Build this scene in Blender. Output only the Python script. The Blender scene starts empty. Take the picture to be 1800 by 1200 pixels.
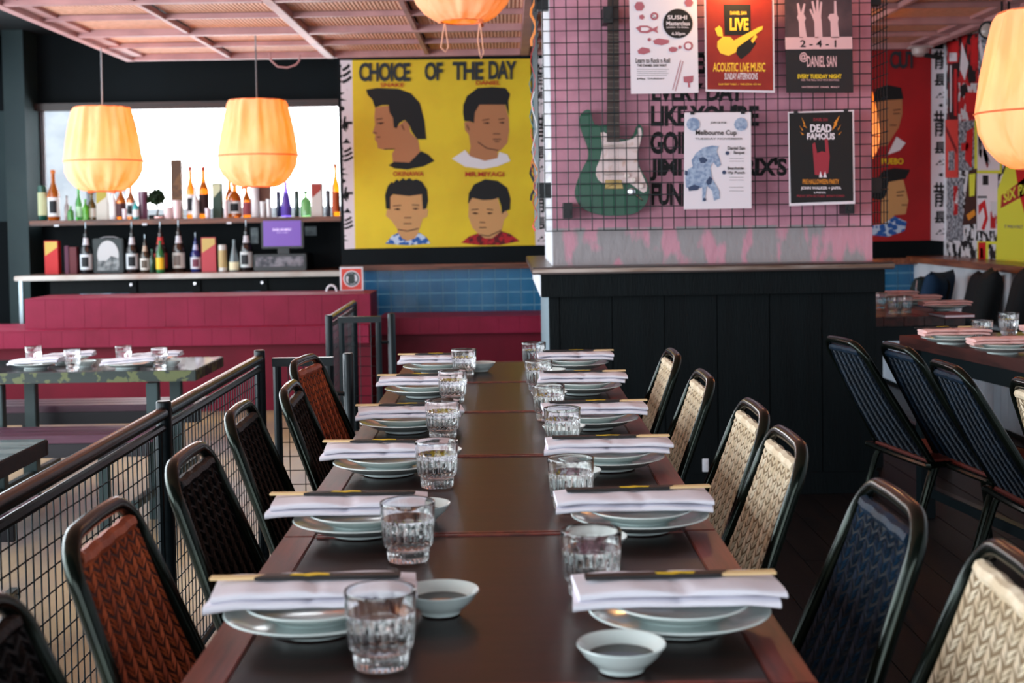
import bpy, bmesh, math, random
from mathutils import Vector, Matrix, noise
from mathutils.geometry import tessellate_polygon
random.seed(7)
PI = math.pi
S = bpy.context.scene
C = S.collection
# ------------------------------------------------------------------ camera
F = 2400.0
cam_d = bpy.data.cameras.new('camera'); cam = bpy.data.objects.new('camera', cam_d); C.objects.link(cam)
EYE = 1.257
M3 = Matrix.Rotation(-math.atan(8 / F), 3, 'Z') @ Matrix.Rotation(math.radians(90 - 2.5), 3, 'X') @ Matrix.Rotation(math.radians(-0.9), 3, 'Z')
cam.matrix_world = Matrix.Translation((0, 0, EYE)) @ M3.to_4x4()
cam_d.sensor_width = 36; cam_d.lens = F / 1800 * 36
_v = M3.inverted() @ Vector((0, 1, 0))
SX = (900 + F * _v.x / -_v.z - 892) / 1800
SY = (385 - (600 - F * _v.y / -_v.z)) / 1800
cam_d.shift_x = SX; cam_d.shift_y = SY
cam_d.clip_end = 200
cam_d.dof.use_dof = True; cam_d.dof.focus_distance = 3.2; cam_d.dof.aperture_fstop = 6.3
S.camera = cam
def at(px, py, Y=None, Z=None, X=None):
    """the point of a plane that the photograph shows at a pixel"""
    d = M3 @ Vector(((px - 900 + SX * 1800) / F, (600 - py + SY * 1800) / F, -1))
    if Y is not None: t = Y / d.y
    elif X is not None: t = X / d.x
    else: t = (Z - EYE) / d.z
    return Vector((0, 0, EYE)) + d * t
# ------------------------------------------------------------------ colour management and light
S.view_settings.view_transform = 'Standard'; S.view_settings.look = 'None'
S.view_settings.gamma = 1; S.view_settings.use_curve_mapping = False
S.view_settings.exposure = 0.22
S.cycles.sample_clamp_indirect = 6
W = bpy.data.worlds.new('world'); S.world = W; W.use_nodes = True
bg = W.node_tree.nodes['Background']; bg.inputs[0].default_value = (0.80, 0.92, 1.0, 1); bg.inputs[1].default_value = 1.35
def area(name, loc, rot, sx, sy, power, col):
    l = bpy.data.lights.new(name, 'AREA'); l.shape = 'RECTANGLE'; l.size = sx; l.size_y = sy
    l.energy = power; l.color = col
    o = bpy.data.objects.new(name, l); o.location = loc; o.rotation_euler = rot; C.objects.link(o); return o
R90 = PI / 2
area('window_daylight', (-4.5, 1.2, 1.45), (0, -R90, 0), 2.3, 8.0, 470, (0.86, 0.94, 1.0))
area('window_daylight_far', (-4.5, 8.2, 1.45), (0, -R90, 0), 2.3, 5.6, 170, (0.86, 0.94, 1.0))
area('front_window_daylight', (-0.8, -3.9, 1.7), (R90, 0, 0), 5.0, 2.2, 120, (0.90, 0.95, 1.0))
area('bar_window_daylight', (-2.2, 12.6, 1.9), (-R90, 0, 0), 2.6, 1.0, 60, (0.95, 0.97, 1.0))
# ------------------------------------------------------------------ materials
def lin(c):
    return tuple((v / 255 / 12.92 if v / 255 <= 0.04045 else ((v / 255 + 0.055) / 1.055) ** 2.4) for v in c) + (1.0,)
_m = {}
def mat(name, col, rough=0.5, metal=0.0, col2=None, scale=8.0, stretch=(1, 1, 1), bump=0.0, bscale=40.0, trans=0.0, ior=1.45, emit=0.0, ecol=None,
        spec=0.5, coat=0.0, ramp=(0.4, 0.6), wave=False, kind='NOISE', sheen=0.0):
    if name in _m: return _m[name]
    m = bpy.data.materials.new(name); m.use_nodes = True
    N = m.node_tree.nodes; L = m.node_tree.links; b = N['Principled BSDF']
    b.inputs['Base Color'].default_value = lin(col); b.inputs['Roughness'].default_value = rough
    b.inputs['Metallic'].default_value = metal; b.inputs['IOR'].default_value = ior
    b.inputs['Transmission Weight'].default_value = trans; b.inputs['Specular IOR Level'].default_value = spec
    b.inputs['Coat Weight'].default_value = coat; b.inputs['Sheen Weight'].default_value = sheen
    if emit:
        b.inputs['Emission Color'].default_value = lin(ecol or col); b.inputs['Emission Strength'].default_value = emit
    if col2 is not None or bump:
        tc = N.new('ShaderNodeTexCoord'); mp = N.new('ShaderNodeMapping'); L.new(tc.outputs['Object'], mp.inputs[0])
        mp.inputs['Scale'].default_value = stretch
    if col2 is not None:
        t = N.new('ShaderNodeTexNoise' if kind == 'NOISE' else 'ShaderNodeTexVoronoi'); t.inputs['Scale'].default_value = scale
        if kind == 'NOISE': t.inputs['Detail'].default_value = 5
        L.new(mp.outputs[0], t.inputs['Vector'])
        r = N.new('ShaderNodeValToRGB'); r.color_ramp.elements[0].position = ramp[0]; r.color_ramp.elements[1].position = ramp[1]
        r.color_ramp.elements[0].color = lin(col); r.color_ramp.elements[1].color = lin(col2)
        L.new(t.outputs[0], r.inputs[0]); L.new(r.outputs[0], b.inputs['Base Color'])
        if emit and ecol is None: L.new(r.outputs[0], b.inputs['Emission Color'])
    if bump:
        t2 = N.new('ShaderNodeTexWave' if wave else 'ShaderNodeTexNoise'); t2.inputs['Scale'].default_value = bscale
        if not wave: t2.inputs['Detail'].default_value = 4
        L.new(mp.outputs[0], t2.inputs['Vector'])
        bu = N.new('ShaderNodeBump'); bu.inputs['Strength'].default_value = bump; bu.inputs['Distance'].default_value = 0.01
        L.new(t2.outputs['Fac'], bu.inputs['Height']); L.new(bu.outputs[0], b.inputs['Normal'])
    _m[name] = m; return m
BLK = mat('black paint', (3, 9, 12), 0.55, spec=.16, col2=(5, 13, 16), scale=3, stretch=(6, 6, .6), bump=.25, bscale=30)  # ambient teal of the shadows is put into this black
BLK2 = mat('black wall paint', (4, 12, 16), 0.6, spec=.16, col2=(7, 16, 21), scale=2)  # same ambient teal put into the wall's black
DGREEN = mat('dark green column paint', (38, 58, 62), 0.6, col2=(46, 66, 68), scale=2)
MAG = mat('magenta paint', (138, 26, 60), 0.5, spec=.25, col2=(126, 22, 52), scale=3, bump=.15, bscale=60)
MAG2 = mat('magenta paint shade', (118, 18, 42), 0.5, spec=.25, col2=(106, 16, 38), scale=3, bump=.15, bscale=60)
PINKW = mat('patchy pink wall paint', (206, 144, 163), 0.7, col2=(166, 114, 132), scale=5, ramp=(.35, .7), bump=.3, bscale=25)
CONC = mat('bare render with pink paint patches', (150, 145, 148), 0.8, col2=(196, 142, 158), scale=8, stretch=(1, 1, .4), ramp=(.52, .58), bump=.5, bscale=30)
WHITEP = mat('white paint', (225, 228, 235), 0.5, col2=(210, 214, 222), scale=4)
WOODL = mat('brown timber ledge', (120, 66, 40), 0.35, col2=(70, 36, 24), scale=6, stretch=(.5, 6, 6), bump=.1, bscale=40)
WOODD = mat('dark timber ledge', (62, 34, 26), 0.3, col2=(38, 22, 18), scale=6, stretch=(.5, 6, 6))
NOSE = mat('highlight ledge nosing', (150, 135, 128), 0.25, metal=.4, col2=(110, 85, 70), scale=5, stretch=(.6, 6, 6))  # metallic nosing; the edge's highlight stripe is put into its pale colour
TABLE = mat('dark lacquered table', (38, 16, 12), 0.3, spec=.24, col2=(22, 11, 9), scale=5, stretch=(1, 8, 8), bump=.03, bscale=60)
TRIM = mat('table edge timber', (124, 54, 44), 0.35, spec=.4, col2=(86, 36, 30), scale=6, stretch=(8, .6, 8), bump=.05, bscale=60)
FRAME = mat('bronze green tube', (27, 34, 27), 0.17, metal=.7, col2=(20, 26, 22), scale=30)
FRAMEP = mat('dark steel paint', (16, 26, 30), 0.3, metal=.35)
RAILP = mat('worn dark rail', (58, 42, 36), 0.22, metal=.6, col2=(40, 34, 32), scale=12)
CREAMB = mat('cream cord gap shade', (126, 106, 80), 0.85)  # these four backings carry the shade of the weave gaps in their colour
BROWNB = mat('brown cord gap shade', (70, 28, 18), 0.7)
NAVYB = mat('navy cord gap shade', (4, 12, 20), 0.6, spec=.2)
BCORDB = mat('black cord gap shade', (3, 4, 6), 0.5, spec=.2)
CREAM = mat('cream woven cord', (224, 208, 182), 0.8, col2=(204, 184, 154), scale=25, bump=.3, bscale=200)
BROWN = mat('brown woven cord', (186, 92, 54), 0.42, col2=(148, 66, 38), scale=25, bump=.3, bscale=200)
NAVY = mat('navy woven cord', (7, 34, 54), 0.5, spec=.3, col2=(5, 22, 36), scale=25, bump=.3, bscale=200)
BCORD = mat('black woven cord', (3, 5, 8), 0.35, spec=.2, col2=(5, 8, 12), scale=25, bump=.3, bscale=200)
PORC = mat('white porcelain', (212, 226, 224), 0.18, coat=.3)
LINEN = mat('white napkin cloth', (232, 230, 240), 0.85, bump=.12, bscale=30)
LITLINEN = mat('pink lit napkin cloth', (235, 190, 185), 0.85, bump=.12, bscale=30)  # napkin linen with the warm lantern light put into it as pink
SLEEVE = mat('black paper sleeve', (22, 18, 18), 0.5)
BAMBOO = mat('pale chopstick wood', (222, 190, 140), 0.5)
YEL = mat('yellow print', (235, 200, 30), 0.5)
GLASS = mat('clear glass', (255, 255, 255), 0.0, trans=1.0, ior=1.5)
WATER = mat('water', (255, 255, 255), 0.0, trans=1.0, ior=1.33)
SOY = mat('soy sauce', (14, 8, 7), 0.05, spec=.3)
FLOORR = mat('dark floor boards', (26, 21, 21), 0.42, spec=.3, col2=(17, 15, 17), scale=4, stretch=(6, .6, 6), bump=.15, bscale=40)
FLOORL = mat('stained deck floor', (178, 156, 116), 0.38, col2=(120, 110, 108), scale=2.2, stretch=(1, .35, 1), ramp=(.35, .65), bump=.2, bscale=20)
TILE = mat('blue glazed tile', (16, 104, 150), 0.25, col2=(12, 88, 132), scale=2, coat=.3)
GROUT = mat('pale blue grout', (140, 190, 210), 0.8)
CEILD = mat('dark ceiling', (14, 22, 26), 0.7)
BEAM = mat('dusty pink beam', (190, 142, 142), 0.5, col2=(172, 128, 130), scale=4, bump=.1)
PANEL = mat('woven bamboo ceiling panel', (240, 182, 156), 0.75, col2=(200, 142, 114), scale=22, stretch=(1, 2.6, 1), ramp=(.3, .7), bump=.5, bscale=12, wave=True)
CORDM = mat('grey cord', (150, 150, 155), 0.6)
BLACKINK = mat('black ink', (24, 24, 26), 0.8)
REDINK = mat('red ink', (178, 52, 30), 0.7)
GREYINK = mat('grey ink', (120, 116, 120), 0.8)
PAPER = mat('white paper', (222, 214, 222), 0.7)
# ------------------------------------------------------------------ mesh helpers
class MB:
    def __init__(s): s.b = bmesh.new()
    def box(s, x0, x1, y0, y1, z0, z1, m=None):
        q = [(x0, y0, z0), (x1, y0, z0), (x1, y1, z0), (x0, y1, z0), (x0, y0, z1), (x1, y0, z1), (x1, y1, z1), (x0, y1, z1)]
        v = [s.b.verts.new(m @ Vector(p) if m else p) for p in q]
        for f in ((3, 2, 1, 0), (4, 5, 6, 7), (0, 1, 5, 4), (1, 2, 6, 5), (2, 3, 7, 6), (3, 0, 4, 7)): s.b.faces.new([v[i] for i in f])
        return s
    def tube(s, pts, r, n=10, cyc=False, cap=True, flat=1.0, up=None):
        pts = [Vector(p) for p in pts]; rs = r if isinstance(r, (list, tuple)) else [r] * len(pts)
        rings = []; prev = None; k = len(pts)
        for i, p in enumerate(pts):
            if cyc: t = (pts[(i + 1) % k] - pts[i - 1])
            else: t = pts[min(i + 1, k - 1)] - pts[max(i - 1, 0)]
            t.normalize()
            a = prev if prev is not None else (Vector(up) if up else (Vector((0, 0, 1)) if abs(t.z) < .9 else Vector((1, 0, 0))))
            u = (a - t * a.dot(t)).normalized(); w = t.cross(u); prev = u
            rings.append([s.b.verts.new(p + (u * math.cos(q) * flat + w * math.sin(q)) * rs[i]) for q in (2 * PI * j / n for j in range(n))])
        for i in range(k if cyc else k - 1):
            A, B = rings[i], rings[(i + 1) % k]
            for j in range(n): s.b.faces.new((A[j], A[(j + 1) % n], B[(j + 1) % n], B[j]))
        if cap and not cyc: s.b.faces.new(rings[0][::-1]); s.b.faces.new(rings[-1])
        return s
    def lathe(s, prof, n=32, c=(0, 0, 0), mod=None, cap0=True, cap1=True, closed=False):
        c = Vector(c); rings = []
        for i, (r, z) in enumerate(prof):
            rings.append([s.b.verts.new(c + Vector(((r + (mod(i, 2 * PI * j / n) if mod else 0)) * math.cos(2 * PI * j / n), (r + (mod(i, 2 * PI * j / n) if mod else 0)) * math.sin(2 * PI * j / n), z))) for j in range(n)])
        for i in range(len(prof) - (0 if closed else 1)):
            A, B = rings[i], rings[(i + 1) % len(prof)]
            for j in range(n): s.b.faces.new((A[j], A[(j + 1) % n], B[(j + 1) % n], B[j]))
        if not closed:
            if cap0: s.b.faces.new(rings[0][::-1])
            if cap1: s.b.faces.new(rings[-1])
        return s
    def poly(s, pts):
        """flat fill of a possibly concave outline"""
        pts = [Vector(p) for p in pts]; v = [s.b.verts.new(p) for p in pts]
        for t in tessellate_polygon([pts]):
            try: s.b.faces.new([v[i] for i in t])
            except ValueError: pass
        return s
    def slab(s, pts, d):
        """outline extruded by d"""
        pts = [Vector(p) for p in pts]; d = Vector(d)
        a = [s.b.verts.new(p) for p in pts]; b = [s.b.verts.new(p + d) for p in pts]; n = len(pts)
        for t in tessellate_polygon([pts]):
            s.b.faces.new([a[i] for i in t]); s.b.faces.new([b[i] for i in t])
        for i in range(n): s.b.faces.new((a[i], a[(i + 1) % n], b[(i + 1) % n], b[i]))
        return s
    def build(s, name, m, parent=None, loc=None, bevel=0, smooth=True, normals=True, ang=35):
        if bevel: bmesh.ops.bevel(s.b, geom=s.b.edges[:], offset=bevel, segments=2, affect='EDGES', clamp_overlap=True)
        if normals: bmesh.ops.recalc_face_normals(s.b, faces=s.b.faces[:])
        me = bpy.data.meshes.new(name); s.b.to_mesh(me); s.b.free()
        if m: me.materials.append(m)
        if smooth:
            me.polygons.foreach_set('use_smooth', [True] * len(me.polygons))
            me.set_sharp_from_angle(angle=math.radians(ang))
        o = bpy.data.objects.new(name, me); C.objects.link(o)
        if parent: o.parent = parent
        if loc: o.location = loc
        return o
def tag(o, label=None, cat=None, group=None, kind=None):
    if label: o['label'] = label
    if cat: o['category'] = cat
    if group: o['group'] = group
    if kind: o['kind'] = kind
    return o
def empty(name, loc=(0, 0, 0), rz=0.0, label=None, cat=None, group=None, kind=None):
    o = bpy.data.objects.new(name, None); o.location = loc; o.rotation_euler = (0, 0, rz); o.empty_display_size = .05
    C.objects.link(o); return tag(o, label, cat, group, kind)
def dup(o, parent=None):
    c = o.copy(); C.objects.link(c); c.parent = parent
    for ch in list(o.children): dup(ch, c)
    return c
def place(proto, used, loc, rz, label, group=None, rx=0, ry=0):
    o = proto if not used else dup(proto)
    o.location = loc; o.rotation_euler = (rx, ry, rz); o['label'] = label
    if group: o['group'] = group
    return o
def struct(o): o['kind'] = 'structure'; return o
def catmull(pts, n=6):
    out = []; k = len(pts)
    for i in range(k):
        a, b, c, d = [Vector(pts[(i + j) % k]) for j in (-1, 0, 1, 2)]
        for j in range(n):
            t = j / n
            out.append(.5 * ((2 * b) + (c - a) * t + (2 * a - 5 * b + 4 * c - d) * t * t + (3 * b - a - 3 * c + d) * t ** 3))
    return out
_tc = {}
def text_mesh(txt, bold=0.0, spacing=1.0):
    k = (txt, bold, spacing)
    if k not in _tc:
        cu = bpy.data.curves.new('text', 'FONT'); cu.body = txt; cu.offset = bold; cu.resolution_u = 3; cu.space_character = spacing
        o = bpy.data.objects.new('text', cu); C.objects.link(o)
        dg = bpy.context.evaluated_depsgraph_get(); me = bpy.data.meshes.new_from_object(o.evaluated_get(dg))
        vs = [v.co.to_2d() for v in me.vertices]; fs = [tuple(p.vertices) for p in me.polygons]
        bpy.data.objects.remove(o); bpy.data.curves.remove(cu); bpy.data.meshes.remove(me)
        x0 = min(v.x for v in vs); x1 = max(v.x for v in vs); y0 = min(v.y for v in vs); y1 = max(v.y for v in vs)
        _tc[k] = ([((v.x - x0) / (x1 - x0), (v.y - y0) / max(y1 - y0, 1e-6)) for v in vs], fs)
    return _tc[k]
def put_text(mb, txt, p00, p10, p01, bold=0.0, spacing=1.0, clip=None):
    """text fitted into the parallelogram p00 (bottom left), p10 (bottom right), p01 (top left)"""
    vs, fs = text_mesh(txt, bold, spacing); p00, p10, p01 = Vector(p00), Vector(p10), Vector(p01)
    bb = bmesh.new(); v = [bb.verts.new((x, y, 0)) for x, y in vs]
    for f in fs:
        try: bb.faces.new([v[i] for i in f])
        except ValueError: pass
    if clip:
        for co, no in (((clip[0], 0, 0), (-1, 0, 0)), ((clip[1], 0, 0), (1, 0, 0))):
            bmesh.ops.bisect_plane(bb, geom=bb.verts[:] + bb.edges[:] + bb.faces[:], plane_co=co, plane_no=no, clear_outer=True)
    mp = {}
    for q in bb.verts: mp[q] = mb.b.verts.new(p00 + (p10 - p00) * q.co.x + (p01 - p00) * q.co.y)
    for f in bb.faces: mb.b.faces.new([mp[q] for q in f.verts])
    bb.free(); return mb
class Sheet:
    """a flat printed thing on a plane of constant Y (or X); pixel boxes fix where each print lies on it"""
    def __init__(s, Y=None, X=None): s.Y, s.X, s.k = Y, X, 0
    def p(s, px, py, lift=0):
        if s.X is not None: return at(px, py, X=s.X - lift)
        return at(px, py, Y=s.Y - lift)
    def outline(s, pts, lift): return [s.p(x, y, lift) for x, y in pts]
    def text(s, mb, txt, x0, y0, x1, y1, lift, bold=0.0, spacing=1.0, clip=None):
        # y0 top, y1 bottom
        put_text(mb, txt, s.p(x0, y1, lift), s.p(x1, y1, lift), s.p(x0, y0, lift), bold, spacing, clip)
# ------------------------------------------------------------------ room shell
LX, RX, BY, FY, CZ = -4.6, 3.58, 11.2, -4.0, 2.95
def sbox(name, m, *a, **k): return struct(MB().box(*a).build(name, m, **k))
fl = sbox('floor', mat('floor joints', (14, 13, 13), .7), -0.9, 4.6, FY, 12.4, -.2, -.018, smooth=False)
i = 0
x = -0.9
while x < 4.55:                                   # boards of the raised floor
    w = .14; y = FY + random.uniform(0, 1.5)
    ys = [FY] ; yy = y
    while yy < 12.3: ys.append(yy); yy += random.uniform(2.2, 3.4)
    ys.append(12.4)
    for a, b in zip(ys, ys[1:]):
        if b - a < .05 or b < 1.0 or (x > 0 and a > 8.6): continue
        MB().box(x + .002, x + w - .002, a + .002, b - .002, -.018, random.uniform(-.0012, 0)).build('floor_board', FLOORR, fl, smooth=False)
    x += w
MB().box(-0.9, 4.6, FY, 1.0, -.018, 0).build('floor_near', FLOORR, fl, smooth=False)
MB().box(0, 4.6, 8.6, 12.4, -.018, 0).build('floor_far', FLOORR, fl, smooth=False)
struct(MB().box(-4.75, -0.9, FY, 12.4, -.3, -.13).build('floor_lower', FLOORL, smooth=False))
sbox('ceiling', CEILD, -4.75, 4.6, FY, 12.6, CZ, CZ + .1, smooth=False)
# back wall (mural, tiles) and the bar recess left of it
bx0 = at(597, 300, Y=BY).x
bw = sbox('wall_back', BLK2, bx0, 4.6, BY, BY + .2, -.2, CZ, smooth=False)
sbox('wall_bar_side', BLK2, bx0, bx0 + .12, BY + .2, 12.35, -.2, CZ, smooth=False)
zs = at(320, 384, Y=11.75).z                      # top of the bottle shelf
zt = at(320, 190, Y=12.2).z
wl, wr = at(60, 300, Y=12.2).x, bx0
sbox('wall_bar_lower', BLK2, -4.75, bx0, 12.2, 12.35, -.3, zs, smooth=False)
sbox('wall_bar_header', BLK2, -4.75, bx0, 12.2, 12.35, zt, CZ, smooth=False)
sbox('wall_bar_left', DGREEN, -4.75, at(47, 300, Y=12.2).x, 12.2, 12.35, zs, zt, smooth=False)
cx0, cx1 = at(10, 300, Y=11.85).x, at(47, 300, Y=11.85).x
sbox('trim_1', DGREEN, cx0, cx1, 11.85, 12.2, -.3, CZ, smooth=False)      # corner column
# window over the bar shelf
wn = struct(empty('window_1', ((wl + wr) / 2, 12.2, zs)))
def wpart(n, m, x0, x1, y0, y1, z0, z1, bev=0):
    c = wn.location; return MB().box(x0 - c.x, x1 - c.x, y0 - c.y, y1 - c.y, z0 - c.z, z1 - c.z).build(n, m, wn, bevel=bev)
wpart('window_head', WOODD, at(45, 300, Y=12.1).x, wr, 12.08, 12.2, zt - .015, zt + .05, .004)
wpart('window_post', mat('dark speckled post', (60, 40, 44), .6, col2=(30, 22, 28), scale=30), at(64, 300, Y=12.2).x, at(74, 300, Y=12.2).x, 12.2, 12.3, zs, zt)
wpart('window_frame', WHITEP, at(74, 300, Y=12.25).x, at(79, 300, Y=12.25).x, 12.26, 12.3, zs, zt)
wpart('window_frame', WHITEP, wr - .03, wr, 12.26, 12.3, zs, zt)
wpart('window_pane', mat('window glass', (255, 255, 255), 0, trans=1, ior=1.02), wl, wr, 12.3, 12.306, zs, zt)
# pale brick building across the lane
ew = struct(empty('wall_outside', (-2.6, 15.5, -.3)))
MB().box(-6, 6, .06, .3, 0, 6).build('mortar', mat('pale mortar', (196, 198, 202), .8), ew, smooth=False)
MB().box(-6, 6, -3.0, .06, -.05, 0).build('pavement', mat('pale pavement', (200, 200, 202), .8), ew, smooth=False)
BR = mat('white painted brick', (246, 246, 248), .7, col2=(226, 228, 234), scale=3)
bm0 = MB().box(-.148, .148, 0, .07, 0, .142); proto = bm0.build('brick', BR, ew, smooth=False)
first = True
for r in range(8):
    for c in range(12):
        o = proto if first else proto.copy()
        if not first: C.objects.link(o)
        first = False
        o.location = (-2.0 + c * .304 + (.152 if r % 2 else 0), -.008 * random.random(), 1.35 + r * .15)
MB().box(-6, 6, -.01, .07, 0, 1.345).build('brick_base', BR, ew, smooth=False)
MB().box(-6, 6, -.01, .07, 2.56, 6).build('brick_upper', BR, ew, smooth=False)
MB().box(-6, -2.16, -.01, .07, 1.345, 2.56).build('brick_side', BR, ew, smooth=False)
MB().box(1.66, 6, -.01, .07, 1.345, 2.56).build('brick_side', BR, ew, smooth=False)
# left glazed wall, front wall, right wall
lw = sbox('wall_left', DGREEN, LX - .15, LX, FY, 12.2, -.3, .25, smooth=False)
MB().box(LX - .15, LX, FY, 12.2, 2.65, CZ).build('wall_header', DGREEN, lw, smooth=False)
for k in range(7):
    y = FY + k * 2.45; MB().box(LX - .15, LX + .02, y, y + .14, .25, 2.65).build('mullion', DGREEN, lw, smooth=False)
fw = sbox('wall_front', BLK2, -4.6, 4.6, FY - .15, FY, -.3, .55, smooth=False)
MB().box(-4.6, 4.6, FY - .15, FY, 2.85, CZ).build('wall_header', BLK2, fw, smooth=False)
MB().box(2.2, 4.6, FY - .15, FY, .55, 2.85).build('wall_pier', BLK2, fw, smooth=False)
MB().box(-4.6, -3.6, FY - .15, FY, .55, 2.85).build('wall_pier', BLK2, fw, smooth=False)
zl = at(1700, 459.5, X=3.27).z
rw = sbox('wall_right', WHITEP, RX, RX + .15, FY, BY, -.2, CZ, smooth=False)
LEDW = mat('timber ledge', (150, 88, 58), .3, col2=(110, 58, 38), scale=6, stretch=(6, .6, 6))
struct(MB().box(3.27, RX, 2.5, BY, zl - .05, zl).build('trim_2', LEDW, bevel=.004))
struct(MB().box(3.33, RX, 2.5, BY, .40, zl - .05).build('trim_3', WHITEP, smooth=False))
# ------------------------------------------------------------------ back wall: ledge, dark band, tiles
zb = at(780, 464, Y=BY - .12).z
struct(MB().box(bx0, .4, BY - .12, BY, zb - .045, zb).build('trim_4', WOODL, bevel=.004))
zb2 = at(1560, 454, Y=BY - .12).z
struct(MB().box(2.9, RX, BY - .12, BY, zb2 - .05, zb2).build('trim_5', LEDW, bevel=.004))
ztile1 = zb - .045; ztile0 = at(800, 548, Y=BY).z
pit = 22.85 * BY / F; gx = at(687.5, 510, Y=BY).x
zg = at(700, 516, Y=BY - .01).z
tw = struct(MB().box(bx0, RX, BY - .008, BY, ztile0 - .3, ztile1).build('wall_tile_backing', GROUT, smooth=False))
tp = None
def tiles(xa, xb):
    global tp
    k = math.floor((xa - gx) / pit)
    while gx + k * pit < xb:
        x0 = max(gx + k * pit, xa); x1 = min(gx + (k + 1) * pit, xb); k += 1
        if x1 - x0 < .012: continue
        for r in range(-4, 5):
            z0 = zg + r * pit; z1 = z0 + pit
            z0 = max(z0, ztile0 - .02); z1 = min(z1, ztile1)
            if z1 - z0 < .012: continue
            MB().box(x0 + .0034, x1 - .0034, BY - .014 - random.random() * .001, BY - .008, z0 + .0034, z1 - .0034).build('tile', TILE, tw, smooth=False)
tiles(bx0 + .02, .32); tiles(2.95, 3.33)
# ------------------------------------------------------------------ murals
MY = BY
def mural(name, label, sheet_px, base_col, items, texts, cat='mural'):
    c = at((sheet_px[0][0] + sheet_px[1][0]) / 2, sheet_px[2][1], Y=MY)
    e = empty(name, c, 0, label, cat)
    sh = Sheet(Y=MY - .012)
    inv = -Vector(c)
    def pm(nm, pts, m, lift, sm=False):
        return MB().slab([p + inv for p in sh.outline(pts, lift)], (0, .0006, 0)).build(nm, m, e, smooth=False)
    MB().slab([p + inv for p in sh.outline(sheet_px, 0)], (0, .012, 0)).build('panel', base_col, e, smooth=False)
    for k, (nm, pts, m) in enumerate(items): pm(nm, pts, m, .0015 + .0008 * k)
    for nm, lst, m in texts:
        mb = MB()
        for t in lst:
            txt, x0, y0, x1, y1 = t[:5]
            put_text(mb, txt, sh.p(x0, y1, .013) + inv, sh.p(x1, y1, .013) + inv, sh.p(x0, y0, .013) + inv, *(t[5:] or (.02,)))
        mb.build(nm, m, e, smooth=False, normals=False)['kind'] = 'stuff'
    return e, sh, inv
def z4(l): return [(580 + x / 3.158, 80 + y / 3.158) for x, y in l]
def z8(l): return [(1400 + x / 2.5, y / 2.5) for x, y in l]
SK1 = mat('painted brown skin', (176, 118, 78), .6); SK2 = mat('painted tan skin', (200, 150, 96), .6)
HAIR = mat('painted black hair', (16, 18, 22), .7); YW = mat('yellow mural paint', (226, 200, 26), .55, col2=(212, 180, 20), scale=1.5, bump=.1)
RW = mat('red mural paint', (170, 22, 28), .55, col2=(150, 18, 24), scale=1.5)
SHW = mat('painted white shirt', (222, 220, 226), .7); SHB = mat('painted blue check shirt', (36, 92, 170), .7, col2=(190, 210, 235), scale=22, ramp=(.5, .55), kind='V')
SHR = mat('painted red check shirt', (176, 24, 36), .7, col2=(90, 14, 24), scale=26, ramp=(.45, .55))
LINE = mat('painted dark line', (70, 42, 34), .7)
A_sk = z4([(250,345),(300,335),(340,335),(360,460),(385,440),(415,415),(440,440),(445,480),(490,525),(500,590),(440,655),(350,655),(345,600),(360,575),(300,578),(265,570),(262,540),(248,520),(252,495),(236,485),(250,440),(246,400)])
A_h = z4([(200,245),(260,235),(380,240),(450,265),(500,320),(525,420),(535,520),(485,520),(455,480),(440,440),(415,412),(385,430),(370,460),(355,455),(350,400),(330,370),(325,330),(290,330),(250,345),(235,300),(210,275)])
A_s = z4([(325,665),(355,645),(440,650),(505,585),(545,605),(580,640),(520,670),(430,688),(360,682)])
B_sk = z4([(800,380),(820,325),(970,320),(992,400),(995,470),(985,540),(950,578),(930,590),(935,635),(860,645),(770,620),(780,560),(770,495),(750,470),(745,425),(775,420),(795,430)])
B_h = z4([(740,330),(760,280),(820,235),(900,230),(975,235),(1000,270),(990,310),(994,390),(975,328),(830,328),(805,370),(800,430),(775,420),(745,420),(738,370)])
B_s = z4([(677,628),(720,600),(750,580),(780,615),(860,640),(930,625),(940,590),(985,605),(1002,640),(930,670),(850,685),(750,672)])
C_sk = z4([(335,828),(510,822),(520,905),(545,910),(540,950),(515,960),(500,1010),(490,1030),(495,1060),(430,1092),(375,1065),(375,1020),(340,970),(310,945),(315,910),(333,910)])
C_h = z4([(305,830),(320,780),(340,758),(352,762),(370,742),(385,752),(405,735),(420,748),(440,735),(460,748),(480,742),(510,755),(540,800),(545,860),(535,905),(515,910),(510,825),(440,835),(350,825),(335,840),(335,910),(310,905)])
C_s = z4([(307,1100),(345,1055),(378,1040),(400,1070),(430,1085),(470,1070),(495,1038),(535,1065),(557,1098),(430,1108)])
D_sk = z4([(775,848),(930,838),(950,920),(980,915),(990,940),(965,970),(955,1020),(945,1052),(880,1080),(830,1052),(790,1010),(768,950),(770,880)])
D_h = z4([(765,880),(770,820),(800,770),(860,742),(930,750),(985,790),(1003,850),(1000,910),(970,920),(955,935),(950,890),(935,845),(900,855),(850,858),(790,845)])
D_s = z4([(727,1095),(770,1060),(820,1042),(860,1070),(900,1070),(950,1030),(1000,1045),(1052,1085),(940,1108),(830,1108)])
def ln(a, b, w=3.0):
    (x0, y0), (x1, y1) = a, b; L = math.hypot(x1 - x0, y1 - y0); nx, ny = -(y1 - y0) / L * w, (x1 - x0) / L * w
    return [(x0 + nx, y0 + ny), (x1 + nx, y1 + ny), (x1 - nx, y1 - ny), (x0 - nx, y0 - ny)]
feat = []
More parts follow.
